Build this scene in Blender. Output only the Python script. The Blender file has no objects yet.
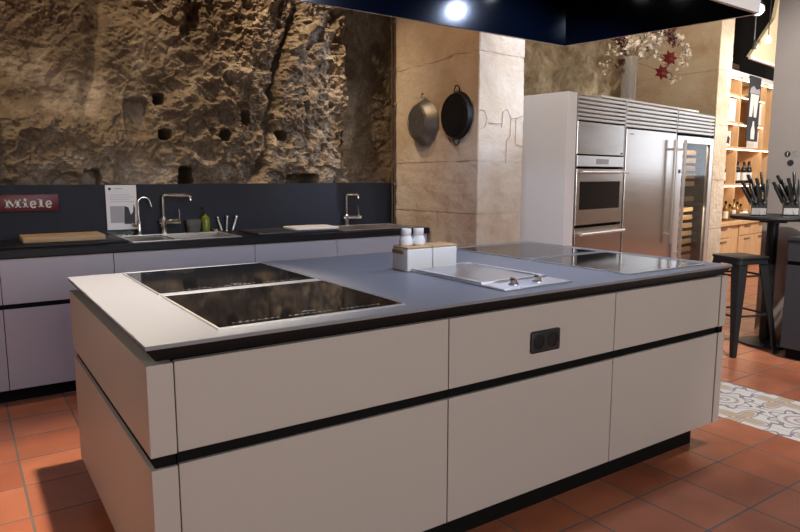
import bpy, bmesh, math, random
from mathutils import Vector, Matrix, noise, Euler
from math import sin, cos, pi, radians, sqrt, exp, atan2, hypot
random.seed(7)
C = bpy.context.scene.collection
SC = bpy.context.scene

# ------------------------------------------------------------------ camera
cam_d = bpy.data.cameras.new('camera'); cam = bpy.data.objects.new('camera', cam_d); C.objects.link(cam)
cam_d.sensor_width = 36; cam_d.lens = 648.75/800*36; cam_d.clip_start = .05; cam_d.clip_end = 60
cam.location = (0, 0, 1.35)
TH = radians(55.807); PITCH = radians(7.898)
cam.rotation_euler = (pi/2-PITCH, 0, -(pi/2-TH))
SC.camera = cam

# ------------------------------------------------------------------ world, view
w = bpy.data.worlds.new('world'); SC.world = w; w.use_nodes = True
bg = w.node_tree.nodes['Background']; bg.inputs[0].default_value = (.80, .82, 1.0, 1); bg.inputs[1].default_value = .12
SC.view_settings.view_transform = 'Standard'; SC.view_settings.look = 'None'
SC.view_settings.gamma = 1; SC.view_settings.use_curve_mapping = False
SC.view_settings.exposure = 0.0
SC.cycles.use_denoising = True
SC.cycles.max_bounces = 8; SC.cycles.caustics_reflective = False; SC.cycles.caustics_refractive = False
SC.cycles.sample_clamp_indirect = 6

WARM = (1.0, .70, .40); MWARM = (1.0, .80, .58); COOL = (.56, .68, 1.0); WHITE = (1, .93, .84)
def spot(name, loc, target, power, color, angle=70, blend=.5, size=.04):
    d = bpy.data.lights.new(name, 'SPOT'); d.energy = power; d.color = color
    d.spot_size = radians(angle); d.spot_blend = blend; d.shadow_soft_size = size
    o = bpy.data.objects.new(name, d); C.objects.link(o); o.location = loc
    o.rotation_euler = (Vector(target)-Vector(loc)).to_track_quat('-Z', 'Y').to_euler(); return o
def area(name, loc, target, power, color, sx, sy):
    d = bpy.data.lights.new(name, 'AREA'); d.energy = power; d.color = color; d.shape = 'RECTANGLE'; d.size = sx; d.size_y = sy
    o = bpy.data.objects.new(name, d); C.objects.link(o); o.location = loc
    o.rotation_euler = (Vector(target)-Vector(loc)).to_track_quat('-Z', 'Y').to_euler(); return o
# warm spots grazing the rock face
RW = (1.0, .77, .52)
spot('rock_spot_light', (-.35, 4.42, 3.9), (.45, 5.1, 1.6), 120, RW, 75, .9, .02)
spot('rock_spot_light', (1.0, 4.48, 3.95), (1.65, 5.1, 2.3), 105, RW, 70, .9, .02)
spot('rock_spot_light', (1.9, 4.42, 3.95), (2.65, 5.1, 2.0), 170, RW, 60, .9, .02)
spot('alcove_spot_light', (4.6, 3.3, 3.95), (6.3, 5.2, 2.4), 150, MWARM, 105, .8)
spot('alcove_spot_light', (5.9, 3.5, 3.95), (7.6, 4.95, 2.8), 75, MWARM, 60, .8)  # added unseen spot to brighten the second pillar's left face
# pans, pillar and tall side panel from the left
spot('pillar_spot_light', (1.3, 3.5, 3.9), (3.28, 4.2, 1.6), 115, (1, .62, .34), 55, .7)
spot('panel_spot_light', (3.25, 3.1, 3.95), (4.45, 4.2, 1.2), 150, WHITE, 40, .7)
# downlights in the hood
spot('hood_light', (.64, 2.70, 2.415), (-.1, 2.45, 0), 370, (1, .86, .70), 92, .8, .03)
spot('hood_light', (1.75, 1.95, 2.415), (1.85, 2.9, .9), 62, COOL, 135, .6, .04)
spot('hood_light', (2.79, 2.32, 2.415), (2.7, 3.1, .9), 44, COOL, 135, .6, .04)
spot('hood_light', (2.90, 2.52, 2.415), (3.0, 2.5, .9), 16, COOL, 110, .6, .04)
# track spots under the ceiling, mixed with added unseen fill spots
spot('track_light', (4.3, 1.2, 3.3), (3.65, 3.8, 2.4), 600, (.68, .78, 1), 36, .8)
spot('track_light', (4.2, 1.0, 3.8), (4.5, 1.9, 0), 430, (1, .96, .93), 55, .6)
spot('track_light', (3.9, .9, 3.6), (5.75, 2.4, 1.4), 480, WHITE, 60, .7)  # added fill spot brightening the right wall
spot('track_light', (8.4, 2.3, 3.5), (7.8, 4.5, 2.0), 300, WHITE, 50, .6)
spot('track_light', (2.6, -.6, 3.9), (2.7, 1.7, 2.2), 90, WHITE, 45, .8)  # added fill for the hood's white front, no fixture
spot('track_light', (-1.4, 1.5, 2.7), (.36, 2.4, .55), 55, WHITE, 42, .9)  # added low fill spot for the island's left end
spot('track_light', (3.7, -.3, 3.5), (3.35, 1.74, 2.35), 110, WHITE, 26, .8)  # second added fill, aimed only at the hood's white face
spot('rock_spot_light', (-.5, 3.5, 3.3), (.5, 5.1, 1.55), 42, RW, 38, .9, .02)
spot('rock_spot_light', (3.12, 4.2, 3.7), (2.68, 5.1, 1.65), 70, WHITE, 34, .9, .02)
spot('rock_spot_light', (1.9, 3.9, 3.8), (1.75, 5.1, 1.45), 45, RW, 34, .9, .02)
# unseen area lights added to brighten the shop shelf and side room
area('shelf_light', (9.0, 2.6, 3.3), (10.3, 5.5, 1.2), 160, WHITE, .8, .4)
area('shop_light', (9.5, 1.0, 4.0), (9.5, 1.5, 0), 65, WHITE, 2, 2)
# daylight for an added, unseen window behind the camera
area('window_light', (1.6, -3.35, 2.0), (1.9, 2, .6), 135, (1.0, .97, .95), 3.6, 1.8)

# ------------------------------------------------------------------ materials
def nd(nt, t, **kw):
    n = nt.nodes.new(t)
    for k, v in kw.items(): setattr(n, k, v)
    return n
def mat(name, col, rough=.5, metal=0, var=.0, vscale=8, bump=0, bscale=60, spec=.5, emit=None, es=0, trans=0, ior=1.45, alpha=None, coat=0, stretch=None):
    m = bpy.data.materials.new(name); m.use_nodes = True; nt = m.node_tree; p = nt.nodes['Principled BSDF']
    c = (*col, 1)
    p.inputs['Base Color'].default_value = c; p.inputs['Roughness'].default_value = rough; p.inputs['Metallic'].default_value = metal
    p.inputs['Specular IOR Level'].default_value = spec; p.inputs['IOR'].default_value = ior
    p.inputs['Transmission Weight'].default_value = trans; p.inputs['Coat Weight'].default_value = coat
    if emit: p.inputs['Emission Color'].default_value = (*emit, 1); p.inputs['Emission Strength'].default_value = es
    tc = nd(nt, 'ShaderNodeNewGeometry'); src = tc.outputs['Position']
    if stretch:
        mp = nd(nt, 'ShaderNodeMapping'); mp.inputs['Scale'].default_value = stretch; nt.links.new(src, mp.inputs[0]); src = mp.outputs[0]
    if var:
        n = nd(nt, 'ShaderNodeTexNoise'); n.inputs['Scale'].default_value = vscale; n.inputs['Detail'].default_value = 6
        nt.links.new(src, n.inputs['Vector'])
        mx = nd(nt, 'ShaderNodeMix', data_type='RGBA')
        mx.inputs[6].default_value = (*[max(0, x*(1-var)) for x in col], 1); mx.inputs[7].default_value = (*[min(1, x*(1+var)) for x in col], 1)
        nt.links.new(n.outputs['Fac'], mx.inputs[0]); nt.links.new(mx.outputs[2], p.inputs['Base Color'])
        if metal:
            mr = nd(nt, 'ShaderNodeMapRange'); mr.inputs[3].default_value = rough*.75; mr.inputs[4].default_value = rough*1.3
            nt.links.new(n.outputs['Fac'], mr.inputs[0]); nt.links.new(mr.outputs[0], p.inputs['Roughness'])
    if bump:
        n2 = nd(nt, 'ShaderNodeTexNoise'); n2.inputs['Scale'].default_value = bscale; n2.inputs['Detail'].default_value = 5
        nt.links.new(src, n2.inputs['Vector'])
        b = nd(nt, 'ShaderNodeBump'); b.inputs['Strength'].default_value = bump; b.inputs['Distance'].default_value = .01
        nt.links.new(n2.outputs['Fac'], b.inputs['Height']); nt.links.new(b.outputs[0], p.inputs['Normal'])
    return m
M = {}
M['laminate'] = mat('laminate', (.43, .39, .355), .45, var=.05, vscale=300, spec=.35)
M['laminate_back'] = mat('laminate_back', (.415, .41, .44), .42, var=.04, vscale=300, spec=.4)  # island laminate tinted cooler; the cool light is put into its colour
M['worktop'] = mat('worktop', (.205, .205, .22), .42, var=.06, vscale=400, spec=.5)
M['edge'] = mat('edge', (.009, .008, .008), .5, spec=.25)
M['black'] = mat('black', (.005, .005, .005), .6, spec=.12)
M['blackmetal'] = mat('black_metal', (.012, .012, .013), .45, metal=.0, var=.2, vscale=40)
M['plastic_black'] = mat('plastic_black', (.012, .012, .013), .35)
M['socket'] = mat('socket', (.022, .022, .025), .4)
M['hobglass'] = mat('hob_glass', (.005, .005, .006), .06, spec=.35)
M['mark'] = mat('mark', (.22, .22, .22), .6)
M['steel'] = mat('steel', (.50, .465, .43), .3, metal=1, var=.06, vscale=6, stretch=(1, 1, 30))
M['steel_h'] = mat('steel_door', (.54, .50, .47), .22, metal=1, var=.10, vscale=3, stretch=(1, 1, 6), bump=.05, bscale=3)
M['steel_light'] = mat('steel_light', (.80, .80, .82), .32, metal=.85, var=.03, vscale=12)
M['chrome'] = mat('chrome', (.75, .75, .76), .1, metal=1)
M['darkgap'] = mat('dark_gap', (.005, .005, .005), .7, spec=.1)
M['backtop'] = mat('back_worktop', (.010, .010, .012), .42, var=.2, vscale=200, spec=.25)
M['slate'] = mat('slate', (.020, .023, .032), .55, var=.12, vscale=30, spec=.2)
M['white'] = mat('white', (.78, .78, .78), .35, var=.02, vscale=20)
M['whitepanel'] = mat('white_panel', (.76, .72, .71), .4, var=.02, vscale=10)
M['plaster'] = mat('plaster', (.36, .325, .31), .85, var=.06, vscale=6, bump=.12, bscale=90)
M['wall'] = mat('wall_paint', (.55, .5, .44), .85, var=.05, vscale=3)
M['darkwall'] = mat('dark_paint', (.012, .011, .012), .8, var=.2, vscale=3)
M['navy'] = mat('navy_gloss', (.0005, .0014, .0040), .17, spec=.45, var=.3, vscale=2)
M['hoodwhite'] = mat('hood_white', (.62, .62, .64), .5, var=.02)
M['anthracite'] = mat('anthracite', (.035, .036, .042), .45, var=.06, vscale=200)
M['glass'] = mat('glass', (.96, .98, .97), .03, trans=1, ior=1.3)
M['tumbler'] = mat('tumbler_glass', (.85, .87, .86), .08, trans=.9, ior=1.15)
M['vaseglass'] = mat('vase_glass', (.93, .94, .93), .18, trans=.75, ior=1.2)
M['tintglass'] = mat('tinted_glass', (.80, .80, .80), .03, trans=1, ior=1.2)
M['paper'] = mat('paper', (.75, .75, .77), .6, var=.03, vscale=15)
M['greyprint'] = mat('grey_print', (.36, .36, .39), .6); M['darkprint'] = mat('dark_print', (.03, .03, .035), .6)
M['red'] = mat('sign_red', (.10, .004, .007), .4); M['letters'] = mat('sign_letters', (.58, .54, .52), .4)
M['darkpan'] = mat('pan_black', (.012, .012, .013), .42, metal=.4, var=.3, vscale=30)
M['greypan'] = mat('pan_steel', (.20, .195, .19), .42, metal=.8, var=.22, vscale=24)
M['soap'] = mat('soap_green', (.30, .36, .03), .15, trans=.5)
M['lens'] = mat('lamp_lens', (1, 1, 1), .3, emit=(.85, .92, 1), es=14)
M['lens_warm'] = mat('lamp_lens_warm', (1, 1, 1), .3, emit=(1, .85, .65), es=25)
M['led'] = mat('led_strip', (1, 1, 1), .3, emit=(1, .88, .70), es=9)
M['bulb'] = mat('bulb', (1, 1, 1), .3, emit=(1, .93, .82), es=8)
M['daypane'] = mat('day_pane', (.8, .9, 1), .2, emit=(.75, .85, 1), es=.55)  # glow of the added front window
M['daypane2'] = mat('day_pane_side', (.8, .9, 1), .2, emit=(.78, .88, 1), es=2.2)  # glow of the added side window, meant for reflections in the steel
M['blossom'] = mat('blossom', (.82, .76, .68), .6, var=.1, vscale=40)
M['redpetal'] = mat('red_petal', (.13, .006, .006), .55, var=.2, vscale=40)
M['redleaf'] = mat('dark_red_leaf', (.09, .012, .012), .6, var=.2, vscale=40)
M['leaf'] = mat('leaf', (.12, .13, .07), .6, var=.2, vscale=40)
M['twig'] = mat('twig', (.26, .21, .15), .8)
M['bottle'] = mat('bottle_dark', (.012, .009, .008), .12); M['amber'] = mat('bottle_amber', (.32, .15, .02), .12, trans=.3)
M['label'] = mat('bottle_label', (.72, .70, .66), .6); M['foil'] = mat('red_foil', (.30, .02, .02), .35)
M['blade'] = mat('blade', (.7, .7, .7), .2, metal=1)
M['beige'] = mat('beige_panel', (.55, .44, .28), .7, var=.05, vscale=4)

def wood(name, c1, c2, scale=9, stretch=(1, 12, 12), rough=.5):
    m = mat(name, c1, rough); nt = m.node_tree; p = nt.nodes['Principled BSDF']
    tc = nd(nt, 'ShaderNodeTexCoord'); mp = nd(nt, 'ShaderNodeMapping'); mp.inputs['Scale'].default_value = stretch
    n = nd(nt, 'ShaderNodeTexNoise'); n.inputs['Scale'].default_value = scale; n.inputs['Detail'].default_value = 4; n.inputs['Distortion'].default_value = .8
    r = nd(nt, 'ShaderNodeValToRGB'); r.color_ramp.elements[0].position = .3; r.color_ramp.elements[1].position = .7
    r.color_ramp.elements[0].color = (*c1, 1); r.color_ramp.elements[1].color = (*c2, 1)
    nt.links.new(tc.outputs['Object'], mp.inputs[0]); nt.links.new(mp.outputs[0], n.inputs['Vector']); nt.links.new(n.outputs['Fac'], r.inputs[0]); nt.links.new(r.outputs[0], p.inputs['Base Color'])
    return m
M['wood'] = wood('board_wood', (.42, .26, .13), (.58, .40, .22), 6, (1, 10, 10))
M['shelfwood'] = wood('shelf_wood', (.55, .33, .16), (.68, .44, .23), 3, (6, 6, .8))
M['rackwood'] = wood('rack_wood', (.50, .30, .14), (.66, .44, .22), 4, (1, 10, 10))
M['lidwood'] = wood('lid_wood', (.50, .30, .14), (.62, .40, .20), 8, (1, 8, 8))
M['darkwood'] = wood('strip_wood', (.16, .085, .04), (.26, .15, .08), 12, (8, 1, 8))

def rock_mat(name, dark, mid, light, scale=1.0, bump=.55):
    m = bpy.data.materials.new(name); m.use_nodes = True; nt = m.node_tree; p = nt.nodes['Principled BSDF']
    p.inputs['Roughness'].default_value = .9; p.inputs['Specular IOR Level'].default_value = .2
    g = nd(nt, 'ShaderNodeNewGeometry'); pos = g.outputs['Position']
    n = nd(nt, 'ShaderNodeTexNoise'); n.inputs['Scale'].default_value = 2.2*scale; n.inputs['Detail'].default_value = 9; n.inputs['Roughness'].default_value = .68; n.inputs['Distortion'].default_value = .5
    nt.links.new(pos, n.inputs['Vector'])
    r = nd(nt, 'ShaderNodeValToRGB'); e = r.color_ramp.elements
    e[0].position = .30; e[0].color = (*dark, 1); e[1].position = .70; e[1].color = (*light, 1); k = e.new(.50); k.color = (*mid, 1)
    nt.links.new(n.outputs['Fac'], r.inputs[0]); nt.links.new(r.outputs[0], p.inputs['Base Color'])
    n2 = nd(nt, 'ShaderNodeTexNoise'); n2.inputs['Scale'].default_value = 26*scale; n2.inputs['Detail'].default_value = 8; n2.inputs['Roughness'].default_value = .65
    nt.links.new(pos, n2.inputs['Vector'])
    b = nd(nt, 'ShaderNodeBump'); b.inputs['Strength'].default_value = bump; b.inputs['Distance'].default_value = .03
    nt.links.new(n2.outputs['Fac'], b.inputs['Height']); nt.links.new(b.outputs[0], p.inputs['Normal'])
    return m
M['rock'] = rock_mat('rock', (.12, .088, .06), (.23, .175, .12), (.46, .39, .31), 1.1, .8)
M['rock2'] = rock_mat('rock_alcove', (.15, .11, .07), (.30, .235, .155), (.52, .44, .32), 2.2, .9)
M['stone'] = rock_mat('limestone', (.43, .31, .215), (.54, .445, .34), (.61, .545, .46), .9, .45)

def floor_mat():
    m = bpy.data.materials.new('terracotta'); m.use_nodes = True; nt = m.node_tree; p = nt.nodes['Principled BSDF']
    g = nd(nt, 'ShaderNodeNewGeometry'); mp = nd(nt, 'ShaderNodeMapping'); mp.inputs['Location'].default_value = (-.148+.306*40, -.002+.315*40, 0)
    nt.links.new(g.outputs['Position'], mp.inputs[0])
    br = nd(nt, 'ShaderNodeTexBrick', offset=0, squash=1)
    br.inputs['Scale'].default_value = 1; br.inputs['Mortar Size'].default_value = .005; br.inputs['Mortar Smooth'].default_value = .15
    br.inputs['Brick Width'].default_value = .306; br.inputs['Row Height'].default_value = .315; br.inputs['Bias'].default_value = 0
    br.inputs['Color1'].default_value = (.34, .105, .052, 1); br.inputs['Color2'].default_value = (.42, .142, .072, 1); br.inputs['Mortar'].default_value = (.13, .105, .09, 1)
    nt.links.new(mp.outputs[0], br.inputs['Vector'])
    n = nd(nt, 'ShaderNodeTexNoise'); n.inputs['Scale'].default_value = 5; n.inputs['Detail'].default_value = 7; nt.links.new(g.outputs['Position'], n.inputs['Vector'])
    mr = nd(nt, 'ShaderNodeMapRange'); mr.inputs[1].default_value = .3; mr.inputs[2].default_value = .7; mr.inputs[3].default_value = .82; mr.inputs[4].default_value = 1.16
    nt.links.new(n.outputs['Fac'], mr.inputs[0])
    mx = nd(nt, 'ShaderNodeVectorMath', operation='SCALE'); nt.links.new(br.outputs['Color'], mx.inputs[0]); nt.links.new(mr.outputs[0], mx.inputs['Scale'])
    nt.links.new(mx.outputs[0], p.inputs['Base Color'])
    rr = nd(nt, 'ShaderNodeMapRange'); rr.inputs[3].default_value = .28; rr.inputs[4].default_value = .8; nt.links.new(br.outputs['Fac'], rr.inputs[0]); nt.links.new(rr.outputs[0], p.inputs['Roughness'])
    b = nd(nt, 'ShaderNodeBump', invert=True); b.inputs['Strength'].default_value = .5; b.inputs['Distance'].default_value = .004
    nt.links.new(br.outputs['Fac'], b.inputs['Height'])
    b2 = nd(nt, 'ShaderNodeBump'); b2.inputs['Strength'].default_value = .06; b2.inputs['Distance'].default_value = .01; nt.links.new(n.outputs['Fac'], b2.inputs['Height']); nt.links.new(b.outputs[0], b2.inputs['Normal'])
    nt.links.new(b2.outputs[0], p.inputs['Normal'])
    return m
M['terracotta'] = floor_mat()

def mosaic_mat():
    # cement tiles: rings and leafy scrolls on cream
    m = bpy.data.materials.new('cement_tile'); m.use_nodes = True; nt = m.node_tree; p = nt.nodes['Principled BSDF']; p.inputs['Roughness'].default_value = .5
    L = nt.links.new
    def mth(op, a, b=None, clamp=False):
        n = nd(nt, 'ShaderNodeMath', operation=op, use_clamp=clamp)
        for i, v in enumerate((a, b)):
            if v is None: continue
            if isinstance(v, (int, float)): n.inputs[i].default_value = v
            else: L(v, n.inputs[i])
        return n.outputs[0]
    g = nd(nt, 'ShaderNodeNewGeometry'); sp = nd(nt, 'ShaderNodeSeparateXYZ'); L(g.outputs['Position'], sp.inputs[0])
    T = .435
    def frac(o, off):
        a = mth('ADD', o, off); a = mth('DIVIDE', a, T); a = mth('FRACT', a); return mth('SUBTRACT', a, .5)
    def layer(ox, oy):
        u = frac(sp.outputs[0], ox); v = frac(sp.outputs[1], oy)
        r = mth('SQRT', mth('ADD', mth('MULTIPLY', u, u), mth('MULTIPLY', v, v)))
        an = mth('ARCTAN2', v, u); return u, v, r, an
    u, v, r, an = layer(10.005-3.78+T/2, 10.005-1.606+T/2)
    ring = mth('LESS_THAN', mth('ABSOLUTE', mth('SUBTRACT', mth('FRACT', mth('MULTIPLY', r, 9.0)), .5)), .20)
    ring = mth('MULTIPLY', ring, mth('LESS_THAN', r, .27))
    petal = mth('ADD', .32, mth('MULTIPLY', mth('COSINE', mth('MULTIPLY', an, 8)), .055))
    pet = mth('LESS_THAN', mth('ABSOLUTE', mth('SUBTRACT', r, petal)), .018)
    u2, v2, r2, an2 = layer(10.005-3.78, 10.005-1.606)
    pr = mth('ADD', .19, mth('MULTIPLY', mth('COSINE', mth('MULTIPLY', an2, 4)), .12))
    fill = mth('LESS_THAN', r2, pr); out2 = mth('LESS_THAN', mth('ABSOLUTE', mth('SUBTRACT', r2, mth('ADD', pr, .05))), .02)
    core = mth('LESS_THAN', r2, .06)
    sw = mth('ADD', r2, mth('MULTIPLY', mth('COSINE', mth('ADD', mth('MULTIPLY', an2, 6), mth('MULTIPLY', r2, 22))), .05))
    scr = mth('LESS_THAN', mth('ABSOLUTE', mth('SUBTRACT', sw, .40)), .017)
    def mix(fac, a, b):
        n = nd(nt, 'ShaderNodeMix', data_type='RGBA'); L(fac, n.inputs[0])
        for i, c in ((6, a), (7, b)):
            if isinstance(c, tuple): n.inputs[i].default_value = (*c, 1)
            else: L(c, n.inputs[i])
        return n.outputs[2]
    c = mix(fill, (.62, .58, .52), (.47, .33, .20)); c = mix(core, c, (.35, .27, .24)); c = mix(out2, c, (.22, .19, .21)); c = mix(ring, c, (.36, .29, .28)); c = mix(pet, c, (.20, .18, .20)); c = mix(scr, c, (.24, .20, .22))
    # joints
    ju = mth('GREATER_THAN', mth('ABSOLUTE', u), .493); jv = mth('GREATER_THAN', mth('ABSOLUTE', v), .493)
    c = mix(mth('MAXIMUM', ju, jv), c, (.42, .39, .36))
    L(c, p.inputs['Base Color']); return m
M['mosaic'] = mosaic_mat()

# ------------------------------------------------------------------ mesh helpers
class MB:
    def __init__(s): s.bm = bmesh.new()
    def _xf(s, vs, rot=None, loc=None):
        if rot is not None: bmesh.ops.transform(s.bm, matrix=rot, verts=vs)
        if loc is not None: bmesh.ops.translate(s.bm, vec=Vector(loc), verts=vs)
    def box(s, x0, x1, y0, y1, z0, z1, bev=0, seg=2, mtx=None):
        t = bmesh.new(); bmesh.ops.create_cube(t, size=1)
        for v in t.verts: v.co = Vector(((x0+x1)/2+v.co.x*(x1-x0), (y0+y1)/2+v.co.y*(y1-y0), (z0+z1)/2+v.co.z*(z1-z0)))
        if bev: bmesh.ops.bevel(t, geom=list(t.edges), offset=bev, segments=seg, affect='EDGES', profile=.5)
        s._merge(t, mtx); return s
    def _merge(s, t, mtx=None):
        if mtx is not None: t.transform(mtx)
        me = bpy.data.meshes.new('tmp'); t.to_mesh(me); t.free(); s.bm.from_mesh(me); bpy.data.meshes.remove(me)
    def prism(s, poly, z0, z1, bev=0, mtx=None, seg=2):
        t = bmesh.new(); b = [t.verts.new((x, y, z0)) for x, y in poly]; u = [t.verts.new((x, y, z1)) for x, y in poly]; n = len(poly)
        t.faces.new(b[::-1]); t.faces.new(u)
        for i in range(n): t.faces.new((b[i], b[(i+1) % n], u[(i+1) % n], u[i]))
        bmesh.ops.recalc_face_normals(t, faces=list(t.faces))
        if bev: bmesh.ops.bevel(t, geom=list(t.edges), offset=bev, segments=seg, affect='EDGES', profile=.5)
        s._merge(t, mtx); return s
    def lathe(s, prof, n=24, mtx=None, cap=True):
        t = bmesh.new(); rings = []
        for r, z in prof:
            rings.append([t.verts.new((r*cos(2*pi*i/n), r*sin(2*pi*i/n), z)) for i in range(n)])
        for a, b in zip(rings, rings[1:]):
            for i in range(n): t.faces.new((a[i], a[(i+1) % n], b[(i+1) % n], b[i]))
        if cap:
            t.faces.new(rings[0][::-1]); t.faces.new(rings[-1])
        bmesh.ops.remove_doubles(t, verts=list(t.verts), dist=1e-6)
        bmesh.ops.recalc_face_normals(t, faces=list(t.faces)); s._merge(t, mtx); return s
    def tube(s, pts, r, n=10, closed=False, radii=None):
        pts = [Vector(p) for p in pts]; t = bmesh.new(); rings = []; N = len(pts); prev = None
        for k, p in enumerate(pts):
            if closed: d = pts[(k+1) % N]-pts[k-1]
            else: d = pts[min(k+1, N-1)]-pts[max(k-1, 0)]
            d.normalize()
            if prev is None: a = d.orthogonal().normalized()
            else: a = (prev-d*prev.dot(d)).normalized()
            prev = a; b = d.cross(a); rr = radii[k] if radii else r
            rings.append([t.verts.new(p+(a*cos(2*pi*i/n)+b*sin(2*pi*i/n))*rr) for i in range(n)])
        pairs = list(zip(rings, rings[1:]))+([(rings[-1], rings[0])] if closed else [])
        for a, b in pairs:
            for i in range(n): t.faces.new((a[i], a[(i+1) % n], b[(i+1) % n], b[i]))
        if not closed: t.faces.new(rings[0][::-1]); t.faces.new(rings[-1])
        bmesh.ops.recalc_face_normals(t, faces=list(t.faces)); s._merge(t); return s
    def cyl(s, p0, p1, r, n=16, r1=None):
        return s.tube([p0, p1], r, n, radii=[r, r if r1 is None else r1])
    def hull(s, pts):
        t = bmesh.new(); vs = [t.verts.new(p) for p in pts]; bmesh.ops.convex_hull(t, input=vs); s._merge(t); return s
    def build(s, name, m, parent=None, loc=None, rotz=0, smooth=True, ang=35):
        me = bpy.data.meshes.new(name); s.bm.to_mesh(me); s.bm.free()
        if smooth and len(me.polygons):
            me.polygons.foreach_set('use_smooth', [True]*len(me.polygons)); me.set_sharp_from_angle(angle=radians(ang))
        me.materials.append(M[m] if isinstance(m, str) else m)
        o = bpy.data.objects.new(name, me); C.objects.link(o)
        if parent: o.parent = parent
        if loc: o.location = loc
        if rotz: o.rotation_euler.z = rotz
        return o
def thing(name, label, cat, loc=(0, 0, 0), rotz=0, group=None):
    o = bpy.data.objects.new(name, None); o.empty_display_size = .1; C.objects.link(o)
    o.location = loc; o.rotation_euler.z = rotz; return tag(o, label, cat, group)
def tag(o, label, cat, group=None, kind=None):
    o['label'] = label; o['category'] = cat
    if group: o['group'] = group
    if kind: o['kind'] = kind
    return o
def struct(o): o['kind'] = 'structure'; return o
def dup(root, loc=None, rotz=None, label=None):
    def cp(o, par):
        c = o.copy(); C.objects.link(c)
        if par: c.parent = par
        for ch in list(o.children): cp(ch, c)
        return c
    r = cp(root, None)
    if loc is not None: r.location = loc
    if rotz is not None: r.rotation_euler.z = rotz
    if label: r['label'] = label
    return r
def textmesh(body, size, name, m, parent, mtx, depth=.0005):
    cu = bpy.data.curves.new('txt', 'FONT'); cu.body = body; cu.size = size; cu.extrude = depth; cu.align_x = 'CENTER'
    t = bpy.data.objects.new('txt', cu); C.objects.link(t); bpy.context.view_layer.update()
    me = bpy.data.meshes.new_from_object(t.evaluated_get(bpy.context.evaluated_depsgraph_get()))
    bpy.data.objects.remove(t); bpy.data.curves.remove(cu); me.transform(mtx); me.name = name
    me.materials.clear(); me.materials.append(M[m]); o = bpy.data.objects.new(name, me); C.objects.link(o)
    if parent: o.parent = parent
    return o
RX = lambda a: Matrix.Rotation(a, 4, 'X')
RY = lambda a: Matrix.Rotation(a, 4, 'Y')
RZ = lambda a: Matrix.Rotation(a, 4, 'Z')
TR = lambda x, y, z: Matrix.Translation((x, y, z))

# ================================================================== SETTING
FA = atan2(.473, 2.975)                       # the tall units and the shop shelf stand turned by this angle
struct(MB().box(-1.6, 13.2, -3.6, 9.5, -.1, 0).build('floor', 'terracotta', smooth=False))
struct(MB().box(3.478, 4.105, -2.0, 6.2, -.05, .0015).build('floor_tile_inlay', 'mosaic', smooth=False))
struct(MB().box(-1.6, 13.2, -3.6, 9.5, 4.3, 4.4).build('ceiling', 'darkwall', smooth=False))
struct(MB().box(-1.7, -1.6, -3.6, 6, 0, 4.3).build('wall_left', 'wall', smooth=False))
fw = MB()
fw.box(-1.6, 13.2, -3.7, -3.6, 0, .9).box(-1.6, 13.2, -3.7, -3.6, 3.0, 4.3).box(-1.6, -.4, -3.7, -3.6, .9, 3.0).box(3.8, 13.2, -3.7, -3.6, .9, 3.0)
struct(fw.build('wall_front', 'wall', smooth=False))
wf = MB()
for x in (-.4, 1.0, 2.4, 3.74): wf.box(x, x+.06, -3.68, -3.6, .9, 3.0)
wf.box(-.4, 3.8, -3.68, -3.6, .9, .96).box(-.4, 3.8, -3.68, -3.6, 2.94, 3.0)
win = wf.build('window_1', 'white', smooth=False); struct(win)  # added window, unseen behind the camera, to light front-facing surfaces
MB().box(-.36, 3.76, -3.66, -3.655, .95, 2.95).build('window_pane', 'daypane', win, smooth=False)
fe = MB()
fe.box(13.2, 13.3, -3.6, 9.5, 0, 1.3).box(13.2, 13.3, -3.6, 9.5, 3.4, 4.3).box(13.2, 13.3, -3.6, 1.3, 1.3, 3.4).box(13.2, 13.3, 3.6, 9.5, 1.3, 3.4)
struct(fe.build('wall_right_far', 'wall', smooth=False))
w2 = MB()
for y in (1.3, 2.42, 3.54): w2.box(13.22, 13.3, y, y+.06, 1.3, 3.4)
w2.box(13.22, 13.3, 1.3, 3.6, 1.3, 1.36).box(13.22, 13.3, 1.3, 3.6, 3.34, 3.4)
win2 = w2.build('window_2', 'white', smooth=False); struct(win2)  # added unseen window, sized to put a bright reflection on the fridge
MB().box(13.26, 13.265, 1.35, 3.55, 1.35, 3.35).build('window_pane', 'daypane2', win2, smooth=False)
# near wall on the right
struct(MB().box(5.75, 5.95, 1.0, 2.88, 0, 4.3).build('wall_right', 'plaster', smooth=False))

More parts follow.
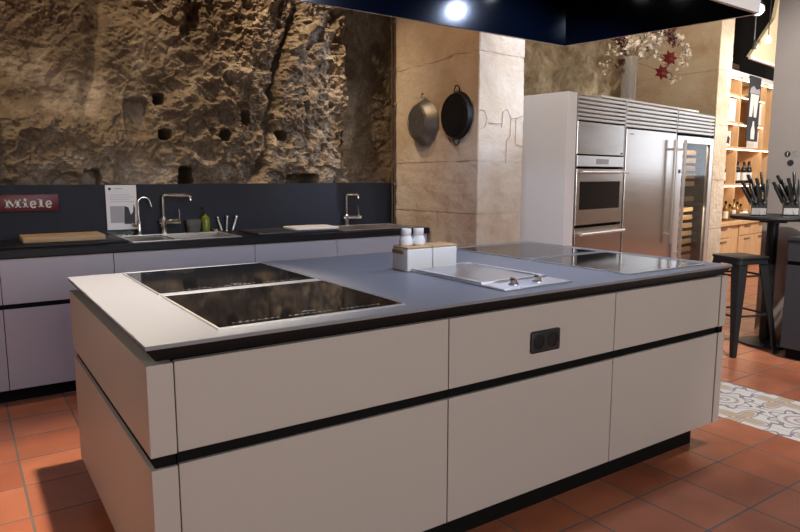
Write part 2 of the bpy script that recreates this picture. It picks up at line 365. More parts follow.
# ---- the rock face
def sm(a, b, x):
    t = min(1, max(0, (x-a)/(b-a))); return t*t*(3-2*t)
HOLES = [(1.317, 1.925, .036, .040, .45), (1.345, 1.662, .043, .038, .45), (1.80, 1.672, .042, .042, .40), (2.27, 1.68, .042, .040, .42), (1.99, 1.82, .032, .058, .35),
         (1.150, 1.775, .085, .145, .10), (1.49, 1.34, .055, .075, .35), (2.45, 1.315, .13, .050, .35), (2.86, 1.68, .028, .06, .25), (2.74, 1.95, .020, .020, .2), (2.48, 1.95, .018, .018, .2),
         (.80, 1.335, .06, .06, .15)]
def chunk(v, f, seed):
    wv = v*f+noise.noise_vector(v*f*.9+Vector((seed, 0, 0)))*.45
    d, _p = noise.voronoi(wv+Vector((seed, seed*2, 0)))
    cid = noise.cell(_p[0]*9.7+Vector((seed, 3, 1)))
    return (d[1]-d[0]), cid
def rockh(x, z):
    v = Vector((x, z, 0))
    h = .09*noise.fractal(v*1.1+Vector((3, 1, 7)), 1, 2, 3)
    rough = .20+.80*sm(1.10, 1.65, x+.25*noise.noise(v*2))
    set_back = sm(2.86, 2.98, x+.06*noise.noise(v*5)+.03*noise.noise(v*14))
    rough *= 1-.70*set_back
    low = sm(1.86, 1.60, z+.16*noise.noise(v*2.5+Vector((9, 0, 0))))*sm(1.30, .85, x)
    rough = max(rough, .75*low)
    rz_ = noise.noise(v*1.7+Vector((4, 4, 0)))
    tb = noise.turbulence(v*4.2+Vector((5, 2, 0)), 5, True, amplitude_scale=.55, frequency_scale=2.15)
    h -= rough*.10*(tb-.9)
    e2, c2 = chunk(v, 7.5, 4.1); h += rough*(.045*(c2-.5)*min(1, e2*6)+.02*min(e2*2, .5))
    e3, c3 = chunk(v, 17, 7.7); h += (.03+rough)*(.016*(c3-.5)*min(1, e3*5))
    pit = noise.noise(v*11+Vector((2, 9, 0))); h -= (.06+rough)*.035*max(0, pit-.25)
    h += .010*noise.fractal(v*22, .6, 2.2, 4)*(.5+rough)
    h += .10*low*(.5+.5*noise.noise(v*6))+.05*low
    h += .05*sm(2.45, 2.75, z)*sm(.6, 1.4, x)*noise.noise(v*3+Vector((1, 8, 0)))
    # soft channels at left
    h -= .06*exp(-((x-(.86+.06*sin(z*3)))/.05)**2)*sm(1.5, 2.0, z)
    h -= .08*exp(-((x-.27-.03*noise.noise(v*7))/.03)**2)*sm(1.75, 1.45, z)
    # the long leaning fissure, its right lip standing forward
    t = (z-1.38)/(2.80-1.38); cx = 2.06+.40*t+.03*sin(z*5)+.03*noise.noise(v*9)+.016*noise.noise(v*31)+.010*noise.noise(v*60)
    wd = max(.012, .020+.012*sm(1.4, 1.75, z)+.014*noise.noise(v*5)+.008*noise.noise(v*17))
    h += .03*sm(cx+.02, cx+.10, x)*(1-set_back)
    h -= .13*exp(-abs((x-cx)/wd)**3)*sm(1.33, 1.45, z)
    h -= .05*sm(cx-.30, cx-.05, x)*(1-sm(cx, cx+.02, x))
    # set-back flatter face by the pillar
    h -= .17*set_back+.10*sm(3.0, 3.4, x)
    h -= .05*exp(-((x-2.55-.06*sin(z*6))/.02)**2)*sm(1.5, 1.6, z)*(1-sm(1.9, 2.05, z))
    for hx, hz, a, b, d in HOLES:
        dx = abs(x-hx+.010*noise.noise(v*30))/a; dz = abs(z-hz+.010*noise.noise(v*30+Vector((7, 0, 0))))/b
        if dx < 1.6 and dz < 1.6:
            q = (dx**5+dz**5)**(1/5); h -= d*(1-sm(.78, 1.15, q))
    return min(h, .11+(z-1.29)*.9)
def heightfield(x0, x1, z0, z1, nx, nz, fn, base, name, m, back=.5):
    bm = bmesh.new(); g = []
    for j in range(nz+1):
        z = z0+(z1-z0)*j/nz
        g.append([bm.verts.new((x0+(x1-x0)*i/nx, base-fn(x0+(x1-x0)*i/nx, z), z)) for i in range(nx+1)])
    for j in range(nz):
        for i in range(nx): bm.faces.new((g[j][i], g[j][i+1], g[j+1][i+1], g[j+1][i]))
    # close sides and top back to a flat rear so the rock has body
    rb = [[bm.verts.new((x, base+back, z)) for x in (x0, x1)] for z in (z0, z1)]
    bm.faces.new(g[0][::-1]+[rb[0][0], rb[0][1]]); bm.faces.new(g[-1]+[rb[1][1], rb[1][0]])
    bm.faces.new([r[0] for r in g]+[rb[1][0], rb[0][0]]); bm.faces.new([r[-1] for r in g][::-1]+[rb[0][1], rb[1][1]])
    bm.faces.new((rb[0][0], rb[1][0], rb[1][1], rb[0][1]))
    mb = MB(); mb.bm.free(); mb.bm = bm; return mb.build(name, m, ang=28)
struct(heightfield(-.6, 3.74, 1.27, 3.15, 620, 270, rockh, 5.16, 'wall_back', 'rock'))
mb = MB().box(-1.6, 3.70, 5.06, 5.66, 0, 1.27).box(-1.6, 3.70, 5.1, 5.66, 3.15, 4.3).box(-1.6, -.6, 5.06, 5.66, 1.27, 3.15); struct(mb.build('wall_back_base', 'rock', smooth=False))
def rock2h(x, z):
    v = Vector((x, z, 3)); return -.13*(x-5.5)*1+.09*noise.fractal(v*1.6, 1, 2, 4)+.035*noise.ridged_multi_fractal(v*3.5, 1, 2.1, 4, 1, 2)+.012*noise.fractal(v*14, .8, 2, 3)
struct(heightfield(3.745, 8.2, 0, 4.3, 170, 160, rock2h, 5.45, 'wall_alcove', 'rock2'))

# ---- dressed stone pillars (blocks with open joints on a mortar core)
def pillar(name, x0, x1, y0, y1, courses, seed):
    random.seed(seed); bm = MB()
    bm.box(x0+.005, x1-.005, y0+.005, y1-.005, 0, courses[-1])
    t = bmesh.new()
    for k, (a, b) in enumerate(zip(courses, courses[1:])):
        tmp = bmesh.new(); bmesh.ops.create_cube(tmp, size=1)
        for v in tmp.verts: v.co = Vector(((x0+x1)/2+v.co.x*(x1-x0), (y0+y1)/2+v.co.y*(y1-y0), (a+b)/2+v.co.z*(b-a-.005)))
        # tilt joints slightly
        for v in tmp.verts:
            v.co.z += .014*noise.noise(Vector((v.co.x*2, v.co.y*2, v.co.z*3+seed)))
        bmesh.ops.subdivide_edges(tmp, edges=list(tmp.edges), cuts=22, use_grid_fill=True)
        bmesh.ops.bevel(tmp, geom=[e for e in tmp.edges if e.is_manifold and e.calc_face_angle(0) > .8], offset=.005, segments=2, affect='EDGES')
        tmp.normal_update()
        for v in tmp.verts:
            p = v.co; d = .005*noise.fractal(p*7, 1, 2, 3)+.004*noise.fractal(p*26, .7, 2, 2)-.010*max(0, noise.noise(p*13+Vector((seed, 5, 2)))-.35)*2
            ch = noise.noise(p*3.1+Vector((seed, 0, 0)))
            e = min(abs(p.z-a), abs(p.z-b))
            if e < .03 and ch > .25: d -= .016*(ch-.25)*3
            v.co = p+v.normal*d
        bm._merge(tmp)
    return struct(bm.build(name, 'stone', ang=60))
pillar('pillar_1', 3.28, 3.745, 3.78, 4.90, [0, .45, 1.055, 1.455, 2.255, 2.9, 3.6, 4.3], 3)
pillar('pillar_2', 7.60, 7.89, 4.45, 6.2, [0, .7, 1.3, 1.95, 2.6, 3.2, 4.3], 5)
# vertical joint and repair cracks on the pillar's front face are thin grooves filled with darker mortar
M['conduit'] = mat('conduit_brown', (.09, .06, .04), .5)
M['mortar'] = mat('mortar', (.30, .22, .15), .9)
mj = MB()
def crack(pts, r=.0022): mj.tube(pts, r, 6)
crack([(3.56, 3.772, 1.455), (3.565, 3.772, 1.62), (3.60, 3.772, 1.66), (3.605, 3.772, 1.80), (3.56, 3.772, 1.86), (3.52, 3.772, 1.84), (3.51, 3.772, 1.72)])
crack([(3.30, 3.773, 1.70), (3.34, 3.773, 1.72), (3.36, 3.773, 1.78), (3.33, 3.773, 1.84), (3.29, 3.773, 1.84)])
crack([(3.51, 3.772, 1.75), (3.44, 3.772, 1.745), (3.37, 3.773, 1.75)]); crack([(3.61, 3.772, 1.79), (3.68, 3.772, 1.80), (3.735, 3.772, 1.82)])
crack([(3.66, 3.772, 1.80), (3.655, 3.772, 1.60), (3.735, 3.772, 1.58)])
struct(mj.build('trim_1', 'mortar'))

# ---- far wall of the shop, turned like the shelving
S0 = Vector((10.2, 5.4, 0))
def shop(s, d, z=0): return (S0.x+s*cos(FA)-d*sin(FA), S0.y+s*sin(FA)+d*cos(FA), z)
struct(MB().box(-2.2, 3.2, .50, .6, 0, 4.3).build('wall_far', 'darkwall', loc=shop(0, 0), rotz=FA, smooth=False))
# sloping bulkhead under the dark ceiling
bh = MB().prism([(.95, 4.2), (.735, 3.60), (-.13, 2.965), (.85, 2.945), (2.2, 2.91), (2.2, 4.2)], -.05, 0, mtx=RX(pi/2)).build('ceiling_bulkhead', 'beige', loc=(9.2, 4.9, 0), rotz=FA, smooth=False); struct(bh)
MB().box(-.13, 2.2, -.02, .02, 2.93, 2.965, mtx=None).build('trim', 'whitepanel', bh, smooth=False)

# ================================================================== ISLAND
IX0, IX1, IY0, IY1, TOP = .365, 3.115, 1.688, 3.08, .92
wt = thing('island_worktop', 'long dark grey worktop slab covering the kitchen island', 'worktop', (IX0, IY0, .868))
W_, D_ = IX1-IX0, IY1-IY0
MB().box(0, W_, 0, D_, .040, .052, .0015, 1).build('slab', 'worktop', wt, smooth=False)
t = MB(); 
def frust(x0, x1, y0, y1, z0, ins, z1):
    return [(x0+ins, y0+ins, z0), (x1-ins, y0+ins, z0), (x1-ins, y1-ins, z0), (x0+ins, y1-ins, z0), (x0, y0, z1), (x1, y0, z1), (x1, y1, z1), (x0, y1, z1)]
t.hull(frust(.001, W_-.001, .001, D_-.001, .002, .03, .040)); t.build('slab_edge', 'edge', wt, smooth=False)

def drawer_unit(x0, x1, label, socket=False):
    u = thing('drawer_unit', label, 'cabinet', (x0, 1.705, .12), 0, 'drawer units in the front of the kitchen island')
    wd = x1-x0
    MB().box(.001, wd-.001, .024, 1.34, 0, .745).build('carcass', 'black', u, smooth=False)
    g = .0022
    for nm, a, b in (('drawer_front', .495, .745), ('pull_out_front', 0, .460)):
        f = MB().box(g, wd-g, 0, .022, a, b, .0012, 1).build(nm, 'laminate', u, smooth=False)
        if socket and nm == 'drawer_front':
            sp_ = MB().box(.392, .548, -.010, 0, .560, .645, .008, 3).build('socket_plate', 'socket', u)
            for cx_ in (.432, .508):
                MB().lathe([(.030, 0), (.030, .002), (.022, .003), (.020, -.001)], 24, TR(cx_, -.0105, .602) @ RX(pi/2)).build('socket_ring', 'plastic_black', sp_)
    MB().box(.001, wd-.001, .012, .022, .46, .495).build('grip_recess', 'darkgap', u, smooth=False)
    return u
drawer_unit(.437, 1.362, 'left of the three beige island drawer units, under the front left black hob')
drawer_unit(1.362, 2.254, 'beige island drawer unit with the black double socket in its top drawer', True)
drawer_unit(2.254, 3.052, 'right-hand beige island drawer unit next to the narrow right end panel')
def end_panel(x0, x1, label, y1=3.06):
    u = thing('end_panel', label, 'panel', (x0, 1.700, .12), 0, 'island end panels')
    for nm, a, b in (('upper_panel', .495, .745), ('lower_panel', 0, .460)):
        MB().box(0, x1-x0-.002, 0, y1-1.70, a, b, .0012, 1).build(nm, 'laminate', u, smooth=False)
    MB().box(.012, x1-x0-.004, .012, y1-1.712, .46, .495).build('grip_recess', 'darkgap', u, smooth=False)
end_panel(.367, .437, 'beige panel closing the left end of the island, with a dark grip gap')
end_panel(3.054, 3.108, 'narrow beige panel closing the right end of the island')
tag(MB().box(.45, 3.0, 1.78, 3.0, 0, .119).build('island_plinth', 'black', smooth=False), 'black recessed plinth along the foot of the island', 'plinth')

def hob(x0, x1, y0, y1, label, brand=True):
    u = thing('induction_hob', label, 'hob', (x0, y0, TOP), 0, 'induction hobs in the island worktop')
    a, b = x1-x0, y1-y0
    fr = MB(); e = .007
    fr.box(0, a, 0, e, .0002, .0055).box(0, a, b-e, b, .0002, .0055).box(0, e, e, b-e, .0002, .0055).box(a-e, a, e, b-e, .0002, .0055)
    fr.build('steel_frame', 'chrome_soft', u, smooth=False)
    MB().box(e, a-e, e, b-e, .0002, .0045).build('glass_plate', 'hobglass', u, smooth=False)
    for g in range(3):
        mk = MB(); x = .06+g*.18
        mk.box(x, x+.15, .0445, .0457, .0045, .0048)
        for i in range(8): mk.box(x+i*.020, x+.007+i*.020, .0457, .050, .0045, .0048)
        mk.build('control_marks', 'mark', u, smooth=False)
    textmesh('Miele', .020, 'brand_mark', 'mark', u, TR(a/2, .075, .0046), .0001)
    return u
M['chrome_soft'] = mat('frame_steel', (.78, .76, .74), .3, metal=.9)
hob(.578, 1.222, 1.762, 2.372, 'front left black glass hob with steel edge, nearest the island corner')
hob(.578, 1.222, 2.408, 3.035, 'black glass hob behind the front left one, towards the sink side')
hob(2.412, 3.010, 1.762, 2.360, 'front right black glass hob at the far end of the island')
hob(2.412, 3.010, 2.400, 2.985, 'black glass hob behind the front right one, nearest the stone pillar')

u = thing('teppan_grill', 'steel teppan griddle plate with two knobs set in the island worktop', 'grill', (1.672, 1.762, TOP))
MB().box(0, .372, 0, .645, .0003, .008, .002).build('frame', 'steel_light', u)
fr = MB(); e = .022
fr.box(.004, .368, .135, .135+e, .008, .016, .002).box(.004, .368, .641-e, .641, .008, .016, .002).box(.004, .004+e, .135+e, .641-e, .008, .016, .002).box(.368-e, .368, .135+e, .641-e, .008, .016, .002)
fr.build('plate_rim', 'steel_light', u)
M['steel_plate'] = mat('griddle_steel', (.60, .62, .64), .3, metal=.9, var=.06, vscale=10)
MB().box(.026, .346, .157, .619, .008, .0105).build('griddle_plate', 'steel_plate', u, smooth=False)
for kx in (.105, .235):
    k = MB(); k.lathe([(.021, 0), (.021, .004), (.017, .006), (.016, .020), (.014, .022)], 24, TR(kx, .062, .0083)); k.box(kx-.004, kx+.004, .045, .079, .028, .036, .002)
    k.build('control_knob', 'chrome', u)

# canisters and mills
def canister(x, label, strip):
    u = thing('canister', label, 'canister', (x, 2.375, TOP+.0005), 0, 'white canisters on the island')
    MB().box(0, .140, 0, .125, 0, .102, .006, 3).build('body', 'white', u)
    MB().box(.001, .139, .001, .124, .1025, .112, .003).build('lid', 'lidwood', u)
    if strip: MB().box(-.006, 0, .030, .118, .078, .096, .002).build('grip_strip', 'darkwood', u)
    return u
canister(1.655, 'left white square canister with a wooden grip strip on its side', True)
canister(1.800, 'right white square canister with wooden lid, beside the two-bottle one', False)
mp = [(.026, 0), (.030, .004), (.031, .022), (.027, .034), (.0215, .042), (.0205, .046), (.0225, .050), (.0235, .076), (.021, .080), (0, .081)]
for x, y, l in ((1.695, 2.445, 'left of the two small white shaker bottles on the canister'), (1.758, 2.435, 'right of the two small white shaker bottles on the canister')):
    u = thing('shaker', l, 'shaker', (x, y, TOP+.113), 0, 'white shakers on the canister')
    MB().lathe([(.026, 0), (.031, .005), (.032, .022), (.027, .036), (.0225, .044), (.0225, .047)], 28).build('body', 'white', u)
    MB().lathe([(.0215, .0472), (.0235, .050), (.0245, .072), (.0225, .078), (.006, .080)], 28).build('cap', 'white', u)

# ================================================================== BACK RUN
CY0 = 4.36; CYB = 5.055
bw = MB(); z0, z1 = .875, .92
S1 = (.93, 1.66, 4.47, 4.95); S2 = (2.50, 3.20, 4.47, 4.93)
bw.box(-1.5, 3.265, CY0, S1[2], z0, z1, .003, 1).box(-1.5, 3.265, S1[3], CYB, z0, z1).box(-1.5, S1[0], S1[2], S1[3], z0, z1).box(S1[1], S2[0], S1[2], S1[3], z0, z1).box(S2[1], 3.265, S1[2], S1[3], z0, z1).box(S2[0], S2[1], S2[3], S1[3], z0, z1)
tag(bw.build('back_worktop', 'backtop', smooth=False), 'long black worktop along the rock wall carrying the sinks', 'worktop')
tag(MB().box(-1.5, 3.385, 5.032, 5.054, .9205, 1.29).build('splashback', 'slate', smooth=False), 'dark slate-grey splashback panel below the rock wall', 'splashback')
seams = [-.42, .172, .790, 1.729, 2.393, 2.99, 3.255]
desc = ['grey back cabinet below the red sign, cut off by the left picture edge', 'grey back cabinet under the wooden board, partly behind the island corner', 'wide grey back cabinet below the left sink', 'grey back cabinet below the black plate and white board', 'grey back cabinet below the right sink', 'narrow grey back cabinet against the stone pillar']
for k, (a, b) in enumerate(zip(seams, seams[1:])):
    u = thing('base_cabinet', desc[k], 'cabinet', (a, 4.385, .085), 0, 'grey cabinets of the sink run')
    wd = b-a
    MB().box(.001, wd-.001, .024, .60, 0, .60).build('carcass', 'black', u, smooth=False)
    MB().box(.002, wd-.002, 0, .02, .517, .783, .001, 1).build('drawer_front', 'laminate_back', u, smooth=False)
    MB().box(.002, wd-.002, 0, .02, 0, .487, .001, 1).build('door', 'laminate_back', u, smooth=False)
    MB().box(.001, wd-.001, .012, .02, .487, .517).build('grip_recess', 'darkgap', u, smooth=False)
tag(MB().box(-1.5, 3.25, 4.44, 4.9, 0, .084).build('back_plinth', 'black', smooth=False), 'black plinth under the grey cabinets by the rock wall', 'plinth')

def sink(S, label, drain_side):
    x0, x1, y0, y1 = S; a, b = x1-x0, y1-y0
    u = thing('sink', label, 'sink', (x0, y0, TOP), 0, 'steel sinks')
    r = MB(); e = .02
    r.box(-.006, a+.006, -.006, e, .0003, .005, .001, 1).box(-.006, a+.006, b-e, b+.006, .0003, .005, .001, 1).box(-.006, e, e, b-e, .0003, .005).box(a-e, a+.006, e, b-e, .0003, .005)
    r.build('rim', 'chrome_soft', u, smooth=False)
    bx0, bx1 = (.30, a-e) if drain_side == 'l' else (e, a-e)
    bb = MB(); zb = -.16
    bb.box(bx0-.006, bx0, e-.002, b-e+.002, zb, .0003).box(bx1, bx1+.006, e-.002, b-e+.002, zb, .0003).box(bx0, bx1, e-.006, e, zb, .0003).box(bx0, bx1, b-e, b-e+.006, zb, .0003).box(bx0, bx1, e, b-e, zb, zb+.004)
    bb.build('basin', 'steel', u, smooth=False)
    MB().lathe([(.045, 0), (.045, .003), (.03, .004), (.028, .001)], 24, TR((bx0+bx1)/2, b*.5, zb+.0045)).build('drain', 'chrome', u)
    if drain_side == 'l':
        d = MB(); d.box(e, bx0-.006, e, b-e, -.010, -.006)
        for i in range(7): d.box(e+.03+i*.033, e+.045+i*.033, e+.04, b-e-.04, -.006, -.003)
        d.build('drainboard', 'steel', u, smooth=False)
    return u
sink(S1, 'steel sink with drainboard on the left, behind the wooden board', 'l')
sink(S2, 'steel sink on the right, next to the stone pillar', 'r')
def arc(c, r, a0, a1, n=10): return [(c[0]+r*cos(a0+(a1-a0)*i/n), c[1], c[2]+r*sin(a0+(a1-a0)*i/n)) for i in range(n+1)]
# slim swan-neck tap
u = thing('filter_tap', 'slim chrome swan-neck tap left of the square mixer', 'tap', (1.085, 4.985, .9205))
MB().lathe([(.022, 0), (.022, .012), (.014, .018), (.013, .10), (.009, .11)], 20).build('base', 'chrome', u)
MB().tube([(0, 0, .10), (0, 0, .2)]+[(.042-.042*cos(a), 0, .235+.042*sin(a)) for a in [pi*i/10*.85 for i in range(11)]]+[(.092, 0, .205)], .0075, 12).build('spout', 'chrome', u)
MB().tube([(0, 0, .07), (-.03, -.02, .072), (-.055, -.035, .085)], .010, 12).build('lever', 'chrome', u)
# square mixer
u = thing('mixer_tap', 'square-necked chrome mixer tap at the left sink', 'tap', (1.262, 4.99, .9205))
MB().lathe([(.027, 0), (.027, .008), (.024, .012), (.024, .12), (.02, .125)], 24).build('body', 'chrome', u)
MB().tube([(0, 0, .12), (0, 0, .272), (.006, -.002, .285), (.02, -.008, .290), (.165, -.075, .287), (.178, -.081, .280), (.180, -.082, .250)], .011, 14).build('spout', 'chrome', u)
MB().cyl((-.03, .005, .093), (.115, -.035, .093), .018, 18).build('cartridge', 'chrome', u)
MB().tube([(.105, -.032, .10), (.108, -.034, .15), (.105, -.033, .185)], .005, 8).build('lever', 'chrome', u)
# right tap
u = thing('mixer_tap', 'chrome mixer tap at the right sink near the pillar', 'tap', (2.82, 4.985, .9205))
MB().lathe([(.026, 0), (.026, .008), (.022, .012), (.022, .09), (.018, .095)], 24).build('body', 'chrome', u)
MB().tube([(0, 0, .09), (0, 0, .255), (.004, -.003, .268), (.016, -.01, .272), (.075, -.055, .270), (.083, -.061, .262), (.083, -.061, .235)], .011, 14).build('spout', 'chrome', u)
MB().cyl((-.03, .005, .068), (.13, -.03, .068), .017, 18).build('cartridge', 'chrome', u)
MB().tube([(.110, -.026, .075), (.105, -.026, .12), (.095, -.024, .165)], .006, 8).build('lever', 'chrome', u)

# boards
tag(MB().box(.02, .90, 4.47, 4.93, .9205, .936, .003).build('worktop_saver', 'backtop'), 'thin black slab lying under the wooden chopping board', 'board')
u = thing('chopping_board', 'thick pale wooden chopping board at the left of the sink', 'board', (.315, 4.60, .9365))
pr = [(0, 0), (.475, 0), (.475, .30), (0, .30)]
MB().prism(pr, 0, .034, .006).build('board', 'wood', u)
tag(MB().box(1.80, 2.46, 4.48, 4.88, .9205, .937, .004).build('griddle_cover', 'anthracite'), 'flat dark grey board between the two sinks', 'board')
def rrect(x0, x1, y0, y1, r, n=6):
    p = []
    for cx_, cy_, a in ((x1-r, y1-r, 0), (x0+r, y1-r, pi/2), (x0+r, y0+r, pi), (x1-r, y0+r, 1.5*pi)):
        for i in range(n+1): p.append((cx_+r*cos(a+pi/2*i/n), cy_+r*sin(a+pi/2*i/n)))
    return p
tag(MB().prism(rrect(-.19, .19, -.16, .16, .05), 0, .014, .003).build('cutting_board', 'white', loc=(2.32, 4.68, .9375), rotz=radians(-4)), 'white rounded cutting board lying on the dark grey board', 'board')

# soap, jar, rods
u = thing('soap_bottle', 'green soap bottle with pump behind the left sink', 'bottle', (1.570, 4.975, .9205))
MB().lathe([(.030, 0), (.033, .004), (.033, .10), (.028, .118), (.014, .128), (.013, .138)], 24).build('body', 'soap', u)
MB().lathe([(.015, .1382), (.015, .152), (.006, .154), (.006, .185), (.009, .187), (.009, .195)], 16).cyl((0, 0, .19), (-.035, -.01, .188), .005, 8).build('pump', 'plastic_black', u)
tag(MB().lathe([(.045, 0), (.060, .10), (.056, .10), (.042, .006), (0, .006)], 24, cap=False).build('glass_tumbler', 'tumbler', loc=(1.478, 4.975, .9205)), 'clear flared glass tumbler beside the green soap bottle', 'glass')
u = thing('sponge_dish', 'small round chrome dish in front of the soap bottle', 'dish', (1.648, 4.735+.245, .9205))
MB().lathe([(.026, 0), (.032, .012), (.034, .022), (.030, .022), (.026, .008), (0, .008)], 24, cap=False).build('bowl', 'chrome', u)
for i, (dx, dz, tx) in enumerate(((.075, .10, -.02), (.115, .108, .012), (.165, .105, .035))):
    u = thing('steel_stopper', ('left', 'middle', 'right')[i]+' of the three leaning chrome rods right of the soap bottle', 'utensil', (1.62+dx, 4.985-.01*i, .9205), 0, 'chrome rods by the sink')
    MB().tube([(-tx*.2, 0, .004), (tx, .02, dz)], .008, 12).build('stem', 'steel', u)
    MB().lathe([(.006, -.012), (.012, -.006), (.013, 0), (.010, .008), (.004, .012)], 16, TR(tx, .02, dz+.008)).build('cap', 'chrome', u)

# leaflet in its stand
u = thing('leaflet_stand', 'acrylic stand with a pale printed leaflet against the splashback', 'leaflet', (.873, 5.018, .9205))
for zz in (0,): MB().box(0, .212, -.055, 0, 0, .004).box(0, .212, .002, .005, 0, .30).build('holder', 'glass', u, smooth=False)
sh = MB().box(.002, .210, -.004, .0005, .045, .365).build('sheet', 'paper', u, smooth=False)
pp = MB().box(.026, .118, -.0052, -.0042, .095, .215, 0); pp.build('picture', 'greyprint', sh, smooth=False)
MB().prism([(.118, .085), (.190, .085), (.196, .20), (.186, .225), (.180, .17), (.165, .15), (.150, .205), (.122, .215)], .0042, .0052, mtx=RX(pi/2)).build('picture', 'darkprint', sh, smooth=False)
ln = MB()
for i in range(4): ln.box(.028, .190-.03*(i % 2), -.0052, -.0042, .245+i*.016, .2475+i*.016)
ln.box(.060, .115, -.0052, -.0042, .337, .342); ln.build('printed_lines', 'greyprint', sh, smooth=False)
MB().lathe([(.010, 0), (.010, .001)], 16, TR(.030, -.0042, .338) @ RX(pi/2)).build('emblem', 'darkprint', sh)

# red sign with slab-serif letters
u = thing('wall_sign', 'red sign with pale raised slab lettering on the dark splashback', 'sign', (.0, 5.0305, 1.115))
MB().box(.10, .575, -.018, 0, 0, .112, .002).build('sign_board', 'red', u)
Lm = MB(); TD = (-.026, -.0185)
def bar(x0, x1, z0, z1): Lm.box(x0, x1, TD[0], TD[1], z0, z1)
def poly(pts): Lm.prism(pts, -TD[1], -TD[0], mtx=RX(pi/2))
def letter_e(cx_, cz, r, wd):
    rx = r*.98
    n = 28; a0, a1 = radians(-28), radians(-360+0)
    for i in range(n):
        b0, b1 = a0+(radians(-28-322)-a0)*0, 0
    ang = [radians(-35)-radians(325)*i/n for i in range(n+1)]
    ang = [radians(0)+radians(325)*i/n for i in range(n+1)]
    for p, q in zip(ang, ang[1:]):
        def th(a): return wd*(.62+.5*abs(cos(a)))
        poly([(cx_+(rx-th(p))*cos(p), cz+(r-.7*th(p))*sin(p)), (cx_+rx*cos(p), cz+r*sin(p)), (cx_+rx*cos(q), cz+r*sin(q)), (cx_+(rx-th(q))*cos(q), cz+(r-.7*th(q))*sin(q))])
    bar(cx_-rx+.01, cx_+rx-.002, cz-.004, cz+.006)
zb = .026
# M
bar(.052, .094, zb, zb+.009); bar(.062, .080, zb, zb+.062); bar(.052, .082, zb+.053, zb+.062)
poly([(.066, zb+.062), (.090, zb+.062), (.125, zb+.018), (.118, zb+.002)]); poly([(.160, zb+.062), (.145, zb+.062), (.116, zb+.002), (.122, zb+.016)])
bar(.148, .172, zb, zb+.062); bar(.136, .186, zb, zb+.009); bar(.150, .186, zb+.053, zb+.062)
# i
bar(.214, .236, zb, zb+.044); bar(.202, .248, zb, zb+.009); bar(.202, .234, zb+.036, zb+.044); Lm.lathe([(.012, 0), (.012, .0075)], 16, TR(.224, TD[1], zb+.058) @ RX(pi/2))
letter_e(.292, zb+.0225, .030, .017)
bar(.348, .371, zb, zb+.068); bar(.335, .384, zb, zb+.009); bar(.335, .369, zb+.059, zb+.068)
letter_e(.428, zb+.0225, .030, .017)
lt = Lm.build('lettering', 'letters', u, smooth=False)
lt.scale = (.68, 1, .86); lt.location = (.222, 0, .004)

# ================================================================== PILLAR ITEMS
def pan(loc, r, rb, dep, m, label, handles, tilt=0):
    u = thing('paella_pan', label, 'pan', loc, 0, 'pans hanging on the pillar')
    X = RY(-pi/2)            # local z -> -X (out of the wall)
    th = .004
    prof = [(r, 0), (r+.004, .002), (r, .006), (rb+.012, dep-.006), (rb, dep), (rb*.5, dep+.001), (0, dep+.001), (0, dep-th), (rb-.004, dep-th), (r-.008, .004), (r, 0)]
    MB().lathe(prof, 48, X, cap=False).build('pan_body', m, u)
    MB().tube([(-dep-.0005, rb*.93*cos(2*pi*i/40), rb*.93*sin(2*pi*i/40)) for i in range(40)], .0022, 6, closed=True).lathe([(.008, 0), (.006, .002)], 14, TR(-dep-.0012, 0, 0) @ X).build('base_ring', 'steel' if m == 'greypan' else 'darkpan', u)  # ring stands in for an edge highlight, paler on the grey pan
    for a in handles:
        h = MB(); pts = []
        for k in range(13):
            q = -pi/2+pi*k/12; pts.append((-.012, (r*.98+.052*cos(q))*cos(a)-.034*sin(q)*sin(a), (r*.98+.052*cos(q))*sin(a)+.034*sin(q)*cos(a)))
        h.tube(pts, .0045, 8).build('handle', 'steel' if m == 'greypan' else 'darkpan', u)
    hk = MB(); hk.cyl((0, 0, r+.046), (-.03, 0, r+.046), .004, 8); hk.build('hook', 'blackmetal', u)
    return u
pan((3.268, 4.450, 1.79), .186, .128, .080, 'greypan', 'grey steel pan hung bottom outwards on the pillar', [pi/2])
pan((3.268, 4.01, 1.815), .180, .155, .045, 'darkpan', 'black two-handled pan hung on the pillar right of the grey one', [pi/2, -pi/2])
for k, (y, r, l) in enumerate(((4.935, .007, 'thin dark conduit pipe left in the corner behind the pillar'), (4.895, .006, 'thin dark conduit pipe nearest the pillar stone'))):
    x = 3.262; u = thing('conduit', l, 'pipe', (x, y-.01, .9205), 0, 'conduits beside the pillar')
    MB().cyl((0, 0, 0), (0, 0, 3.3), r, 12).build('pipe', 'conduit', u)
    for zz in (.35, 1.05, 1.75): MB().box(-r-.004, r+.006, -r-.004, r+.004, zz, zz+.018).build('clip', 'steel', u, smooth=False)

# ================================================================== TALL UNITS
F0 = (4.565, 3.945); 
def tall(s, d=0, z=0): return (F0[0]+s*cos(FA)-d*sin(FA), F0[1]+s*sin(FA)+d*cos(FA), z)
tag(MB().box(-.155, -.008, 0, .62, 0, 2.072, .002, 1).build('side_panel', 'whitepanel', loc=tall(0), rotz=FA, smooth=False), 'tall off-white side panel left of the steel ovens', 'panel')
def vent(mb_parent, a, b, z0, z1, y=0, n=6):
    v = MB(); h = (z1-z0)/n
    for i in range(n):
        z = z0+h*i; v.hull([(a, y, z+.002), (b, y, z+.002), (a, y, z+h*.62), (b, y, z+h*.62), (a, y+.03, z+h*.98), (b, y+.03, z+h*.98), (a, y+.03, z+h*.40), (b, y+.03, z+h*.40)])
    v.box(a, b, y+.03, y+.04, z0, z1)
    return v.build('vent_grille', 'steel', mb_parent, smooth=False)
def handle_h(parent, a, b, z, out=.05, r=.011):
    h = MB(); h.cyl((a, -out, z), (b, -out, z), r, 14)
    for x in (a+.05, b-.05): h.cyl((x, -.001, z), (x, -out, z), r*.75, 10)
    return h.build('handle', 'chrome_soft', parent)
